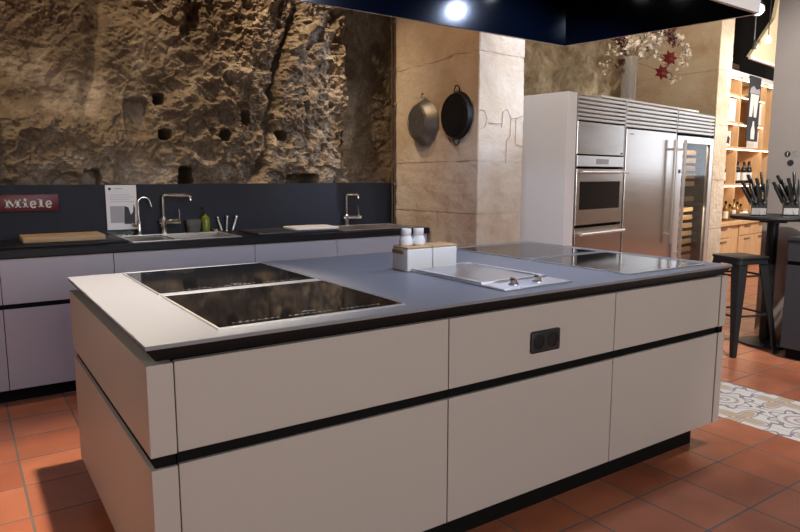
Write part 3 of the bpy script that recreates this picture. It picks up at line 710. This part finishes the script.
def handle_v(parent, x, z0, z1, out=.055, r=.014):
    h = MB(); h.cyl((x, -out, z0), (x, -out, z1), r, 14)
    for z in (z0+.10, z1-.10): h.cyl((x, -.001, z), (x, -out, z), r*.75, 10)
    return h.build('handle', 'chrome_soft', parent)
# oven tower
A, B = 0, .862
u = thing('oven_tower', 'steel oven tower housing with vent grille and blank flap door', 'cabinet', tall(0), FA)
MB().box(A, B, .045, .60, 0, 2.07).build('carcass', 'darkgap', u, smooth=False)
MB().box(A, A+.012, .0, .045, .0, 2.07).box(B-.012, B, 0, .045, 0, 2.07).build('edge_trim', 'steel', u, smooth=False)
vent(u, A+.014, B-.014, 1.845, 2.065)
MB().box(A+.016, B-.016, 0, .044, 1.545, 1.832, .003, 1).build('flap_door', 'steel_h', u, smooth=False)
MB().cyl((B-.05, -.004, 1.565), (B-.05, -.0, 1.565), .010, 12).build('badge', 'darkprint', u)
u = thing('wall_oven', 'built-in steel oven with dark window in the tower', 'oven', tall(0), FA)
cp = MB().box(A+.016, B-.016, -.006, .044, 1.436, 1.532, .002, 1).build('control_panel', 'steel_light', u, smooth=False)
MB().box(.34, .56, -.008, -.0062, 1.458, 1.505).build('display', 'greyprint', cp, smooth=False)
dr = MB().box(A+.016, B-.016, -.006, .044, .905, 1.415, .003, 1).build('door', 'steel_h', u, smooth=False)
MB().box(.075, B-.075, -.009, -.0065, 1.045, 1.300).build('window', 'hobglass', dr, smooth=False)
handle_h(dr, A+.02, B-.01, 1.385, .055)
u = thing('warming_drawer', 'steel drawer with bar handle below the oven', 'drawer', tall(0), FA)
f = MB().box(A+.016, B-.016, -.006, .044, .50, .880, .003, 1).build('drawer_front', 'steel_h', u, smooth=False)
handle_h(f, A+.05, B-.03, .825, .05, .016)
tag(MB().box(A+.014, B-.014, .0, .044, .06, .48).build('blank_panel', 'steel_h', loc=tall(0), rotz=FA, smooth=False), 'plain steel panel at the foot of the oven tower', 'panel')
# refrigerator
A, B = .872, 2.002
u = thing('refrigerator', 'tall stainless steel refrigerator between ovens and wine cooler', 'fridge', tall(0), FA)
MB().box(A, B, .045, .60, 0, 2.07).build('carcass', 'darkgap', u, smooth=False)
MB().box(A, A+.012, .0, .045, .0, 2.07).box(B-.012, B, 0, .045, 0, 2.07).build('edge_trim', 'steel', u, smooth=False)
vent(u, A+.014, B-.014, 1.825, 2.065)
d_ = MB().box(A+.016, B-.016, -.006, .044, .10, 1.808, .003, 1).build('door', 'steel_h', u, smooth=False)
handle_v(d_, 1.855, .62, 1.735, .06, .017)
MB().box(.95, 1.03, -.0072, -.0062, 1.752, 1.764).build('badge', 'greyprint', d_, smooth=False)
# wine cooler
A, B = 2.012, 3.01
u = thing('wine_cooler', 'glass-door wine cooler with wooden racks at the right end', 'fridge', tall(0), FA)
cc = MB(); cc.box(A, A+.02, .045, .60, 0, 2.07).box(B-.02, B, .045, .60, 0, 2.07).box(A+.02, B-.02, .58, .60, 0, 2.07).box(A+.02, B-.02, .045, .58, 1.80, 2.07).box(A+.02, B-.02, .045, .58, 0, .1).box(A+.02, B-.02, .045, .58, 1.00, 1.03)
cc.build('carcass', 'darkgap', u, smooth=False)
vent(u, A+.008, B-.008, 1.825, 2.065)
df = MB(); df.box(A+.006, A+.15, -.006, .040, .10, 1.79, .003, 1).box(B-.105, B-.006, -.006, .040, .10, 1.79, .003, 1).box(A+.15, B-.105, -.006, .040, 1.715, 1.79).box(A+.15, B-.105, -.006, .040, .10, .20)
df = df.build('door_frame', 'steel_light', u, smooth=False)
for z, e in ((1.755, 9), (.985, 10)):
    ld = bpy.data.lights.new('cooler_light', 'AREA'); ld.shape = 'RECTANGLE'; ld.size = .6; ld.size_y = .02; ld.energy = e; ld.color = MWARM; lo = bpy.data.objects.new('cooler_light', ld); C.objects.link(lo); lo.location = tall(A+.45, .06, z); lo.rotation_euler.z = FA
MB().box(A+.15, B-.105, .012, .018, .20, 1.715).build('door_glass', 'tintglass', u, smooth=False)
handle_v(df, A+.085, .40, 1.74, .06, .017)
MB().box(A+.06, A+.12, -.0075, -.0062, 1.38, 1.42).build('lock_plate', 'darkprint', df, smooth=False)
rz = [1.62, 1.53, 1.44, 1.35, 1.26, 1.08, .96, .865, .77, .675, .58, .485, .39, .295]
for z in rz:
    MB().box(A+.10, A+.76, .10, .125, z-.030, z+.026, .003, 1).build('rack_front', 'rackwood', u, smooth=False)
    MB().box(A+.03, B-.03, .125, .56, z-.018, z-.010).build('rack_shelf', 'darkgap', u, smooth=False)
def mk_bottle(name, label, cat, group, body='bottle', lab='label', cap='bottle', h=.30, r=.037):
    u = thing(name, label, cat, (0, 0, 0), 0, group)
    MB().lathe([(r*.9, 0), (r, .006), (r, h*.60), (r*.85, h*.67), (r*.42, h*.76), (r*.38, h*.93)], 16).build('body', body, u)
    MB().lathe([(r*.42, h*.86), (r*.42, h)], 12).build('capsule', cap, u)
    if lab: MB().lathe([(r+.0008, h*.14), (r+.0008, h*.50)], 16, cap=False).build('label', lab, u)
    return u
wb = None; cnt = 0
for iz, z in enumerate(rz):
    for k in range(4):
        l = 'dark wine bottle lying on a rack inside the glass-door cooler'
        if wb is None:
            wb = thing('wine_bottle', l, 'bottle', (0, 0, 0), 0, 'wine bottles lying in the cooler')
            MB().lathe([(.030, 0), (.033, .005), (.033, .18), (.014, .23), (.013, .29)], 14, RX(-pi/2) @ TR(0, 0, 0)).build('body', 'bottle', wb); o = wb
        else: o = dup(wb)
        o.location = tall(A+.17+.155*k, .17, z+.027); o.rotation_euler.z = FA
tag(MB().box(.45, 2.6, .03, .50, 2.0725, 2.092).build('top_board', 'whitepanel', loc=tall(0), rotz=FA, smooth=False), 'white board lying on top of the steel tall units', 'board')

# ================================================================== VASE AND FLOWERS
VX, VY, VZ = 5.62, 4.22, 2.0925
u = thing('vase', 'tall clear glass cylinder vase standing on top of the fridge', 'vase', (VX, VY, VZ))
MB().lathe([(.070, 0), (.072, .01), (.070, .30), (.078, .42), (.074, .42), (.066, .30), (.067, .015), (0, .015)], 28, cap=False).build('body', 'vaseglass', u)
random.seed(21)
def blossom(mb, p, r, n=5):
    d = Vector((random.gauss(0, 1), random.gauss(0, 1), random.gauss(0, 1))).normalized(); a = d.orthogonal().normalized(); b = d.cross(a)
    c = mb.bm.verts.new(p)
    for i in range(n):
        q = 2*pi*i/n
        e1 = p+(a*cos(q-.5)+b*sin(q-.5))*r*.75+d*r*.25; e2 = p+(a*cos(q)+b*sin(q))*r*1.1+d*r*.45; e3 = p+(a*cos(q+.5)+b*sin(q+.5))*r*.75+d*r*.25
        mb.bm.faces.new((c, mb.bm.verts.new(e1), mb.bm.verts.new(e2), mb.bm.verts.new(e3)))
def spray(path, n, r, m, name, label, cat, sp=.04, start=.45, leaves=0, lm='leaf'):
    pts = []
    P = [Vector(p) for p in path]
    for i in range(len(P)-1):      # catmull-rom
        p0 = P[max(i-1, 0)]; p1 = P[i]; p2 = P[i+1]; p3 = P[min(i+2, len(P)-1)]
        for k in range(6):
            t = k/6; pts.append(.5*((2*p1)+(p2-p0)*t+(2*p0-5*p1+4*p2-p3)*t*t+(3*p1-p0-3*p2+p3)*t**3))
    pts.append(P[-1])
    u = thing(name, label, cat, (VX, VY, VZ), 0, 'stems in the vase')
    MB().tube(pts, .004, 6).build('stem', 'twig', u)
    mb = MB(); N = len(pts)
    for i in range(int(n*1.7)):
        k = int((start+(1-start)*random.random())*(N-1)); p = pts[k]+Vector([random.gauss(0, sp) for _ in range(3)])
        blossom(mb, p, r*random.uniform(.75, 1.35))
    tag_ = mb.build('blossoms' if m != 'redleaf' else 'leaves', m, u, smooth=False); tag_['kind'] = 'stuff'
    if leaves:
        mb = MB()
        for i in range(leaves):
            k = int((start*.6+(1-start*.6)*random.random())*(N-1)); p = pts[k]; d = Vector((random.gauss(0, 1), random.gauss(0, 1), random.gauss(0, .6))).normalized(); s = d.cross(Vector((.2, .3, 1))).normalized()
            L_ = random.uniform(.03, .06); mb.bm.faces.new([mb.bm.verts.new(q) for q in (p, p+d*L_*.5+s*L_*.2, p+d*L_, p+d*L_*.5-s*L_*.2)])
        l_ = mb.build('leaves', lm, u, smooth=False); l_['kind'] = 'stuff'
    return u
R_ = lambda x, z, y=0: (x*.87, y-x*.35, z)     # roughly across the view
spray([(0, 0, .03), R_(.02, .40), R_(.25, .63), R_(.52, .66), R_(.66, .50), R_(.62, .36)], 60, .021, 'blossom', 'blossom_branch', 'white blossom branch arching out to the right end over the fridge', 'flowers', .018, .40)
spray([(.01, 0, .03), R_(.03, .38), R_(.20, .50), R_(.40, .42), R_(.50, .28), R_(.52, .20)], 34, .019, 'blossom', 'blossom_branch', 'white blossom branch drooping low on the right below the arching one', 'flowers', .025, .5, 8)
spray([(-.01, .01, .03), R_(.0, .40), R_(.10, .58), R_(.22, .66)], 60, .022, 'blossom', 'blossom_branch', 'dense white blossom branch at the upper middle of the vase', 'flowers', .055, .55, 10)
spray([(.0, -.02, .03), R_(-.01, .40), R_(-.05, .50), R_(-.02, .60), R_(.05, .62)], 50, .022, 'blossom', 'blossom_branch', 'white blossom cluster right above the vase rim', 'flowers', .05, .5, 12)
spray([(.02, .02, .03), R_(.02, .40), R_(.18, .52), R_(.30, .60)], 50, .021, 'blossom', 'blossom_branch', 'white blossom spray behind the red flowers', 'flowers', .05, .6, 8)
spray([(-.02, 0, .03), R_(-.03, .40), R_(-.14, .50), R_(-.24, .42), R_(-.28, .25)], 26, .014, 'blossom', 'blossom_branch', 'sparse pale branch drooping on the left of the vase', 'flowers', .03, .5, 22)
spray([(-.02, .02, .03), R_(-.03, .40), R_(-.12, .58), R_(-.22, .64)], 22, .014, 'blossom', 'blossom_branch', 'sparse pale twig rising on the left of the vase', 'flowers', .05, .5, 26)
spray([(.02, -.01, .03), R_(.03, .42), R_(.22, .66), R_(.42, .70), R_(.50, .58)], 26, .030, 'redleaf', 'red_leaf_branch', 'dark red leafy branch under the arching blossom branch', 'flowers', .035, .5)
spray([(-.02, -.01, .03), R_(-.03, .42), R_(-.10, .55), R_(-.15, .60)], 14, .026, 'redleaf', 'red_leaf_branch', 'dark red leafy twig at the upper left of the vase', 'flowers', .03, .6)
spray([(0, -.03, .03), R_(-.04, .36), R_(-.085, .38), R_(-.09, .30)], 10, .024, 'redleaf', 'red_leaf_branch', 'dark red leaves hanging left of the vase rim', 'flowers', .02, .6)
for k, (x, z, l) in enumerate(((.36, .41, 'upper red poinsettia bloom among the white blossoms'), (.28, .27, 'lower red poinsettia bloom right of the vase'))):
    u = thing('red_flower', l, 'flowers', (VX, VY, VZ), 0, 'red blooms in the vase')
    p = Vector(R_(x, z, -.10)); MB().tube([(0, 0, .04), R_(.04, .38), R_(x*.7, z+.06, -.05), p], .004, 6).build('stem', 'twig', u)
    mb = MB()
    for ring, (n, L_, up) in enumerate(((7, .085, .25), (6, .06, .6), (4, .035, 1.0))):
        for i in range(n):
            q = 2*pi*i/n+ring*.4; a = Vector((.45, .10, .4)).normalized(); f = Vector((-.5, -.8, .15)).normalized(); s = Vector((.85, -.5, 0)).normalized(); t = f.cross(s)
            d = (s*cos(q)+t*sin(q)+f*up*.6).normalized(); sd = d.cross(f).normalized()
            mb.bm.faces.new([mb.bm.verts.new(v) for v in (p, p+d*L_*.45+sd*L_*.27, p+d*L_, p+d*L_*.45-sd*L_*.27)])
    mb.build('petals', 'redpetal', u, smooth=False)

# ================================================================== HOOD
HZ = 2.15; HT = 2.50
inn = [(-.55, 1.68), (3.372, 1.80), (3.197, 2.882), (-.55, 2.80)]
u = thing('range_hood', 'large dark navy box hood hanging over the island', 'hood', (1.8, 2.3, HZ))
def off(p): return (p[0]-1.8, p[1]-2.3)
def wallseg(mb, p, q, th, z0, z1, side=1):
    d = Vector((q[0]-p[0], q[1]-p[1])).normalized(); n = Vector((d.y, -d.x))*th*side
    mb.prism([p, q, (q[0]+n.x, q[1]+n.y), (p[0]+n.x, p[1]+n.y)], z0, z1)
P = [off(p) for p in inn]
ls = MB(); 
for i in range(4): wallseg(ls, P[i], P[(i+1) % 4], .006, .002, HT-HZ)
ls.prism(P, HT-HZ, HT-HZ+.008)
ls.build('inner_liner', 'navy', u, smooth=False)
oc = MB()
for i in range(4):
    d = Vector((P[(i+1) % 4][0]-P[i][0], P[(i+1) % 4][1]-P[i][1])).normalized(); n = Vector((d.y, -d.x))*.0062
    wallseg(oc, (P[i][0]+n.x, P[i][1]+n.y), (P[(i+1) % 4][0]+n.x, P[(i+1) % 4][1]+n.y), .014, .002, HT-HZ+.04)
oc.build('casing', 'hoodwhite', u, smooth=False)
tp = MB().prism([(x*1.01, y*1.02) for x, y in P], HT-HZ+.041, HT-HZ+.05); tp.build('top', 'hoodwhite', u, smooth=False)
du = MB().box(-.9, .7, -.2, .25, HT-HZ+.051, 4.299-HZ).build('duct', 'hoodwhite', u, smooth=False)
for x, y, m in ((.64, 2.70, 'lens_warm'), (1.75, 1.95, 'lens'), (2.79, 2.32, 'lens'), (2.90, 2.52, 'lens')):
    h = MB().lathe([(.055, 0), (.055, .02), (.045, .03), (.045, .045)], 20, TR(x-1.8, y-2.3, HT-HZ-.046)).build('lamp_housing', 'steel', u)
    MB().lathe([(.04, 0), (.04, .003)], 20, TR(x-1.8, y-2.3, HT-HZ-.0495) @ Matrix.Scale(.7, 4)).build('lamp_lens', m, h)

# ---- track spotlight seen at the top right
u = thing('track_spotlight', 'bright white spotlight with black body at the top right', 'spotlight', (4.94, 2.62, 2.55))
ax = Vector((-.62, -.60, -.50)).normalized(); q = ax.to_track_quat('-Z', 'Y').to_matrix().to_4x4()
MB().lathe([(.042, .004), (.050, 0), (.050, .12), (.040, .14), (.012, .145)], 24, q).build('body', 'blackmetal', u)
MB().lathe([(.040, -.001), (.040, .003)], 24, q).build('lamp_lens', 'lens', u)
MB().cyl(tuple(-ax*.13), (tuple(-ax*.13)[0], tuple(-ax*.13)[1], 4.2995-2.55-.001), .010, 10).build('stem', 'blackmetal', u)

# ================================================================== RIGHT SIDE
# anthracite cabinet
u = thing('dark_cabinet', 'anthracite cabinet with black top at the right picture edge', 'cabinet', (5.0, 1.15, 0))
MB().box(.022, .70, 0, 1.16, .08, .885).build('carcass', 'anthracite', u, smooth=False)
MB().box(.05, .70, .02, 1.14, 0, .079).build('plinth', 'black', u, smooth=False)
MB().box(0, .02, .002, 1.158, .735, .883, .001, 1).build('drawer_front', 'anthracite', u, smooth=False)
MB().box(0, .02, .002, 1.158, .085, .705, .001, 1).build('door', 'anthracite', u, smooth=False)
MB().box(.012, .021, .002, 1.158, .705, .735).build('grip_recess', 'darkgap', u, smooth=False)
MB().box(-.008, .715, -.002, 1.162, .886, .912, .002, 1).build('top', 'anthracite', u, smooth=False)
tag(MB().lathe([(.038, 0), (.045, .006), (.045, .10), (.028, .14), (.026, .165), (.030, .17), (.026, .168), (.022, .14), (.040, .098), (.040, .010), (0, .010)], 24, cap=False).build('glass_jug', 'glass', loc=(5.16, 2.20, .9125)), 'clear glass bottle standing on the anthracite cabinet', 'bottle')
# bar table
TX, TY = 5.36, 2.60
u = thing('bar_table', 'round black high bar table beside the right wall', 'table', (TX, TY, 0))
MB().lathe([(.29, 1.008), (.31, 1.013), (.316, 1.026), (.313, 1.038), (.306, 1.04)], 48).build('table_top', 'blackmetal', u)
MB().lathe([(.10, .985), (.10, 1.0115)], 24).build('top_plate', 'blackmetal', u)
MB().cyl((0, 0, .025), (0, 0, .985), .042, 24).build('pole', 'blackmetal', u)
MB().lathe([(.19, 0), (.20, .004), (.195, .012), (.08, .022), (.045, .03)], 40).build('base', 'blackmetal', u)
# knife blocks
def knife_proto():
    u = thing('knife', '', 'knife', (0, 0, 0), 0, 'knives standing in the blocks')
    # local: handle along +Z from 0 to .115, blade below
    MB().prism(rrect(-.013, .013, -.008, .008, .005, 3), .004, .118, .003).build('handle', 'plastic_black', u)
    MB().box(-.012, .012, -.006, .006, -.008, .0035, .001, 1).build('bolster', 'blade', u, smooth=False)
    MB().prism([(-.011, -.10), (.004, -.10), (.012, -.008), (-.012, -.008)], -.0008, .0008, mtx=RX(pi/2) ).build('blade', 'blade', u, smooth=False)
    return u
kp = None
def block(x, y, rz, label, which):
    global kp
    b = thing('knife_block', label, 'knife block', (x, y, 1.0405), rz, 'knife blocks on the bar table')
    MB().hull([(-.055, -.05, 0), (.055, -.05, 0), (.055, .06, 0), (-.055, .06, 0), (-.055, -.05, .075), (.055, -.05, .075), (.055, .06, .13), (-.055, .06, .13)]).build('body', 'blockblack', b, smooth=False)
    MB().box(-.05, .05, -.0545, -.0505, .012, .062).build('front_plate', 'steel_light', b, smooth=False)
    spots = [(-.042, -.030, -.50, .0), (-.016, -.030, -.38, .015), (.012, -.030, -.26, .0), (.040, -.030, -.12, .01), (-.040, .012, -.55, .02), (-.014, .012, -.34, .03), (.014, .012, -.20, .035), (.042, .012, .05, .02), (-.030, .045, -.42, .05), (.022, .045, -.15, .06)]
    nm = ['front left', 'front left of centre', 'front right of centre', 'front right', 'middle left', 'middle left of centre', 'middle right of centre', 'middle right', 'back left', 'back right']
    for i, (kx, ky, tl, ex) in enumerate(spots):
        k = knife_proto() if kp is None else dup(kp)
        if kp is None: kp = k
        k['label'] = '%s knife, %s in the %s knife block' % ('steel-necked' if i in (1, 2, 5, 6) else 'black-handled', nm[i], which)
        zt = .075+.055*(ky+.05)/.11
        R = RZ(rz); p = R @ Vector((kx+tl*.03, ky+.004, zt+.012+ex)); k.location = (x+p.x, y+p.y, 1.0405+p.z)
        k.rotation_euler = (RZ(rz) @ RX(radians(-12)) @ RY(tl+random.uniform(-.08, .08)) @ RZ(radians(90 if i % 2 else 70))).to_euler()
        k.scale = (1.25, 1.25, 1.25)
M['blockblack'] = mat('block_black', (.02, .02, .022), .4)
random.seed(5)
block(5.20, 2.64, radians(-62), 'left black knife block with steel front plate on the bar table', 'left')
block(5.41, 2.50, radians(-62), 'right black knife block with steel front plate on the bar table', 'right')
# stool
SX, SY = 4.965, 2.635
u = thing('bar_stool', 'black metal bar stool tucked under the bar table', 'stool', (SX, SY, 0), radians(-62.2-0))
st = MB(); st.prism(rrect(-.15, .15, -.15, .15, .04), .728, .745, .005).prism(rrect(-.143, .143, -.143, .143, .035), .69, .728); st.build('seat', 'blackmetal', u)
for i, (sx, sy) in enumerate(((1, 1), (1, -1), (-1, -1), (-1, 1))):
    l = MB(); t0 = Vector((sx*.128, sy*.128, .70)); b0 = Vector((sx*.205, sy*.205, .0)); d = (b0-t0)
    def sec(p, wd):
        return [p+Vector((sx*.006, sy*.006, 0)), p+Vector((-sx*wd, sy*.006, 0)), p+Vector((-sx*wd, sy*-.004, 0)), p+Vector((-sx*.004, -sy*.004, 0)), p+Vector((-sx*.004, -sy*wd, 0)), p+Vector((sx*.006, -sy*wd, 0))]
    secs = [sec(t0+d*t, wd) for t, wd in ((0, .075), (.3, .062), (.7, .040), (1, .028))]
    tb = bmesh.new(); rr = [[tb.verts.new(p) for p in s] for s in secs]
    for a, b in zip(rr, rr[1:]):
        for k in range(6): tb.faces.new((a[k], a[(k+1) % 6], b[(k+1) % 6], b[k]))
    tb.faces.new(rr[0]); tb.faces.new(rr[-1]); bmesh.ops.recalc_face_normals(tb, faces=list(tb.faces)); l._merge(tb)
    l.build('leg', 'blackmetal', u, smooth=False)
def legp(sx, sy, z): t = 1-z/.70; return Vector((sx*(.128+.077*t)-sx*.012, sy*(.128+.077*t)-sy*.012, z))
for z in (.30, .60):
    cs = [(1, 1), (1, -1), (-1, -1), (-1, 1)]
    for i in range(4): MB().cyl(legp(*cs[i], z), legp(*cs[(i+1) % 4], z), .008, 10).build('crossbar', 'blackmetal', u)
u.rotation_euler.z = radians(-17.2)
# stickers on the right wall
def wy(y, z): return (5.7495, y, z)
tag(MB().lathe([(.026, 0), (.026, .001)], 28, TR(5.7495, 2.69, 1.457) @ RY(-pi/2)).build('wall_sticker', 'darkprint'), 'solid black round sticker, lowest on the right wall', 'sticker')
u = thing('wall_sticker', 'small round black icon sticker with white letter on the right wall', 'sticker', (5.7495, 2.719, 1.531))
MB().lathe([(.024, 0), (.024, .001)], 28, RY(-pi/2)).build('disc', 'darkprint', u)
textmesh('f', .042, 'letter', 'white', u, TR(-.0013, 0, -.014) @ RZ(-pi/2) @ RX(pi/2), .0002)
u = thing('wall_sticker', 'small outlined square camera icon sticker on the right wall', 'sticker', (5.7495, 2.66, 1.53))
MB().tube([(-.001, y, z) for y, z in rrect(-.020, .020, -.020, .020, .009, 4)], .002, 6, closed=True).tube([(-.001, .010*cos(2*pi*i/16), .010*sin(2*pi*i/16)) for i in range(16)], .002, 6, closed=True).build('icon_outline', 'greyprint', u)

# ================================================================== SHOP SHELVING
u = thing('wall_shelving', 'tall lit wooden shelving full of bottles at the far right', 'shelving', shop(0, 0), FA)
MB().box(-1.5, 2.0, .40, .42, .03, 2.82).build('back_panel', 'shelfwood', u, smooth=False)
for x in (-1.5, -1.0, -.45, .62, 1.2, 1.96): MB().box(x, x+.05, .02, .40, .68, 2.80).build('upright', 'shelfwood', u, smooth=False)
for z in (1.235, 1.785): MB().box(-1.45, 1.96, .0, .40, z-.03, z).build('shelf', 'shelfwood', u, smooth=False)
for z in (2.15, 2.55):
    MB().box(-.95, -.45, .02, .40, z-.03, z).build('shelf', 'shelfwood', u, smooth=False); MB().box(-.40, .62, .02, .40, z-.03, z).build('shelf', 'shelfwood', u, smooth=False)
MB().box(-1.5, 2.0, -.02, .42, 2.80, 2.86).build('cornice', 'white', u, smooth=False)
MB().box(-1.5, 2.0, -.18, .40, .64, .68).build('counter', 'shelfwood', u, smooth=False)
MB().box(-1.5, 2.0, -.12, .40, .06, .639).build('base_carcass', 'shelfwood', u, smooth=False)
for z in (1.2, 1.75, 2.77): MB().box(-1.45, 1.96, .02, .035, z-.010, z).build('led_strip', 'led', u, smooth=False)
for z in (2.115, 2.515):
    MB().box(-.95, -.45, .03, .045, z-.010, z).build('led_strip', 'led', u, smooth=False); MB().box(-.40, .62, .03, .045, z-.010, z).build('led_strip', 'led', u, smooth=False)
for x in (-1.49, -.56, .06, .68, 1.30):
    d1 = MB().box(x+.005, x+.61, -.142, -.121, .46, .632, .004, 1).build('drawer', 'shelfwood', u, smooth=False)
    MB().box(x+.20, x+.42, -.158, -.143, .585, .605).build('handle', 'darkwood', d1, smooth=False)
    d2 = MB().box(x+.005, x+.61, -.142, -.121, .07, .45, .004, 1).build('door', 'shelfwood', u, smooth=False)
    MB().box(x+.20, x+.42, -.158, -.143, .395, .415).build('handle', 'darkwood', d2, smooth=False)
    MB().box(x+.29, x+.32, -.146, -.143, .09, .39).build('panel_strip', 'shelfwood', d2, smooth=False)
pb = None
names1 = ['leftmost dark wine bottle on the middle shelf', 'second dark wine bottle on the middle shelf', 'third dark wine bottle on the middle shelf', 'fourth dark wine bottle on the middle shelf', 'fifth dark wine bottle on the middle shelf, beside the red-topped one']
for i, s in enumerate((-.66, -.33, -.07, .19, .40)):
    if pb is None: pb = mk_bottle('wine_bottle', names1[0], 'bottle', 'bottles on the middle shop shelf', h=.34, r=.045); o = pb
    else: o = dup(pb, label=names1[i])
    o.location = shop(s, .12, 1.2355); o.rotation_euler.z = FA
o = mk_bottle('wine_bottle', 'wine bottle with red top on the middle shelf', 'bottle', 'bottles on the middle shop shelf', cap='foil', h=.36, r=.045); o.location = shop(.54, .16, 1.2355)
o = dup(pb, shop(.80, .12, 1.2355), FA, 'dark wine bottle on the middle shelf right of the upright')
for i, s in enumerate((-.72, -.56, -.42, -.26, -.12)):
    o = mk_bottle('oil_bottle', ('leftmost', 'second', 'third', 'fourth', 'fifth')[i]+' amber bottle from the left on the counter under the shelf', 'bottle', 'amber bottles on the shop counter', body='amber', lab='label' if i % 2 == 0 else None, h=(.30, .25, .32, .28, .24)[i], r=.042)
    o.location = shop(s, .02, .6805); o.rotation_euler.z = FA
u = thing('glass_jar', 'round white jar beside the amber bottles on the counter', 'jar', shop(.10, .05, .6805))
MB().lathe([(.06, 0), (.075, .02), (.075, .09), (.055, .12)], 20).build('body', 'white', u); MB().lathe([(.057, .1203), (.057, .15)], 20).build('lid', 'lidwood', u)
u = thing('wooden_mill', 'tall wooden pepper mill on the counter left of the knives', 'mill', shop(.33, .02, .6805))
MB().lathe([(.035, 0), (.04, .02), (.028, .12), (.036, .22), (.025, .24)], 18).build('body', 'wood', u); MB().lathe([(.024, .2403), (.036, .27), (.02, .31)], 18).build('head', 'darkwood', u)
# banner with black-and-white photographs, hanging in front of the shelves
u = thing('photo_banner', 'tall black-and-white photo banner hanging on the shelving', 'banner', shop(.0, -.03, 1.88), FA)
MB().box(-.27, .20, -.012, 0, 0, .96).build('banner_board', 'darkprint', u, smooth=False)
MB().prism([(-.10, .03), (.05, .03), (.06, .16), (.02, .24), (.01, .30), (-.05, .30), (-.06, .24), (-.11, .16)], .0125, .0145, mtx=RX(pi/2)).build('pale_print', 'label', u, smooth=False)
MB().prism([(-.22, .36), (-.10, .36), (-.06, .58), (-.03, .36), (.08, .36), (.12, .58), (.15, .70), (-.20, .70)], .0125, .0145, mtx=RX(pi/2)).build('pale_print', 'label', u, smooth=False)
MB().prism([(-.25, .71), (.18, .71), (.15, .80), (.02, .77), (-.10, .82), (-.22, .78)], .0125, .0145, mtx=RX(pi/2)).build('grey_print', 'greyprint', u, smooth=False)
for i, (s, z, a, h, l) in enumerate(((-.70, 1.7855, .20, .22, 'white packet with dark print on the left upper shelf'), (-.60, 2.1505, .26, .33, 'white box on the left shelf above the packet'), (.52, 2.1505, .20, .33, 'white box on the shelf right of the banner'), (.48, 1.7855, .16, .26, 'narrow white box low on the right of the banner'))):
    u = thing('packet', l, 'box', shop(s, .12, z), FA, 'packets on the shop shelves')
    MB().box(-a/2, a/2, -.06, .06, 0, h, .003, 1).build('carton', 'white', u, smooth=False)
    if i == 0: MB().prism([(-.06, .04), (.0, .05), (.05, .03), (.07, .12), (.0, .16), (-.07, .11)], .0603, .0615, mtx=RX(pi/2)).build('print', 'darkprint', u, smooth=False)
u = thing('wooden_crate', 'small wooden crate on top of the shop shelving', 'crate', shop(-.60, .24, 2.8605), FA)
cr = MB()
for k in range(2): cr.box(-.26, .26, -.14, -.128, .005+k*.07, .065+k*.07).box(-.26, .26, .128, .14, .005+k*.07, .065+k*.07).box(-.26, -.248, -.128, .128, .005+k*.07, .065+k*.07).box(.248, .26, -.128, .128, .005+k*.07, .065+k*.07)
cr.build('slats', 'wood', u, smooth=False); MB().box(-.246, .246, -.126, .126, 0, .012).build('bottom', 'wood', u, smooth=False)
# pendants
def pend(x, y, z, m, label, lit):
    u = thing('pendant_lamp', label, 'lamp', (x, y, z))
    MB().cyl((0, 0, .06), (0, 0, 4.299-z), .006 if lit else .010, 8).build('cord', 'blackmetal' if lit else 'anthracite', u)
    if lit:
        MB().lathe([(.004, -.045), (.028, -.038), (.042, -.010), (.036, .02), (.012, .058)], 20).build('globe', 'bulb', u)
    else:
        MB().lathe([(.035, -.06), (.03, .03), (.013, .06)], 20).build('shade', 'blackmetal', u)
pend(9.2*.965+.505*cos(FA), 4.9*.965+.505*sin(FA), 3.20, 'bulb', 'small lit globe pendant in front of the beige bulkhead', True)
pend(9.2*.97-.02*cos(FA), 4.9*.97-.02*sin(FA), 3.08, 'x', 'dark unlit pendant lamp left of the lit globe', False)
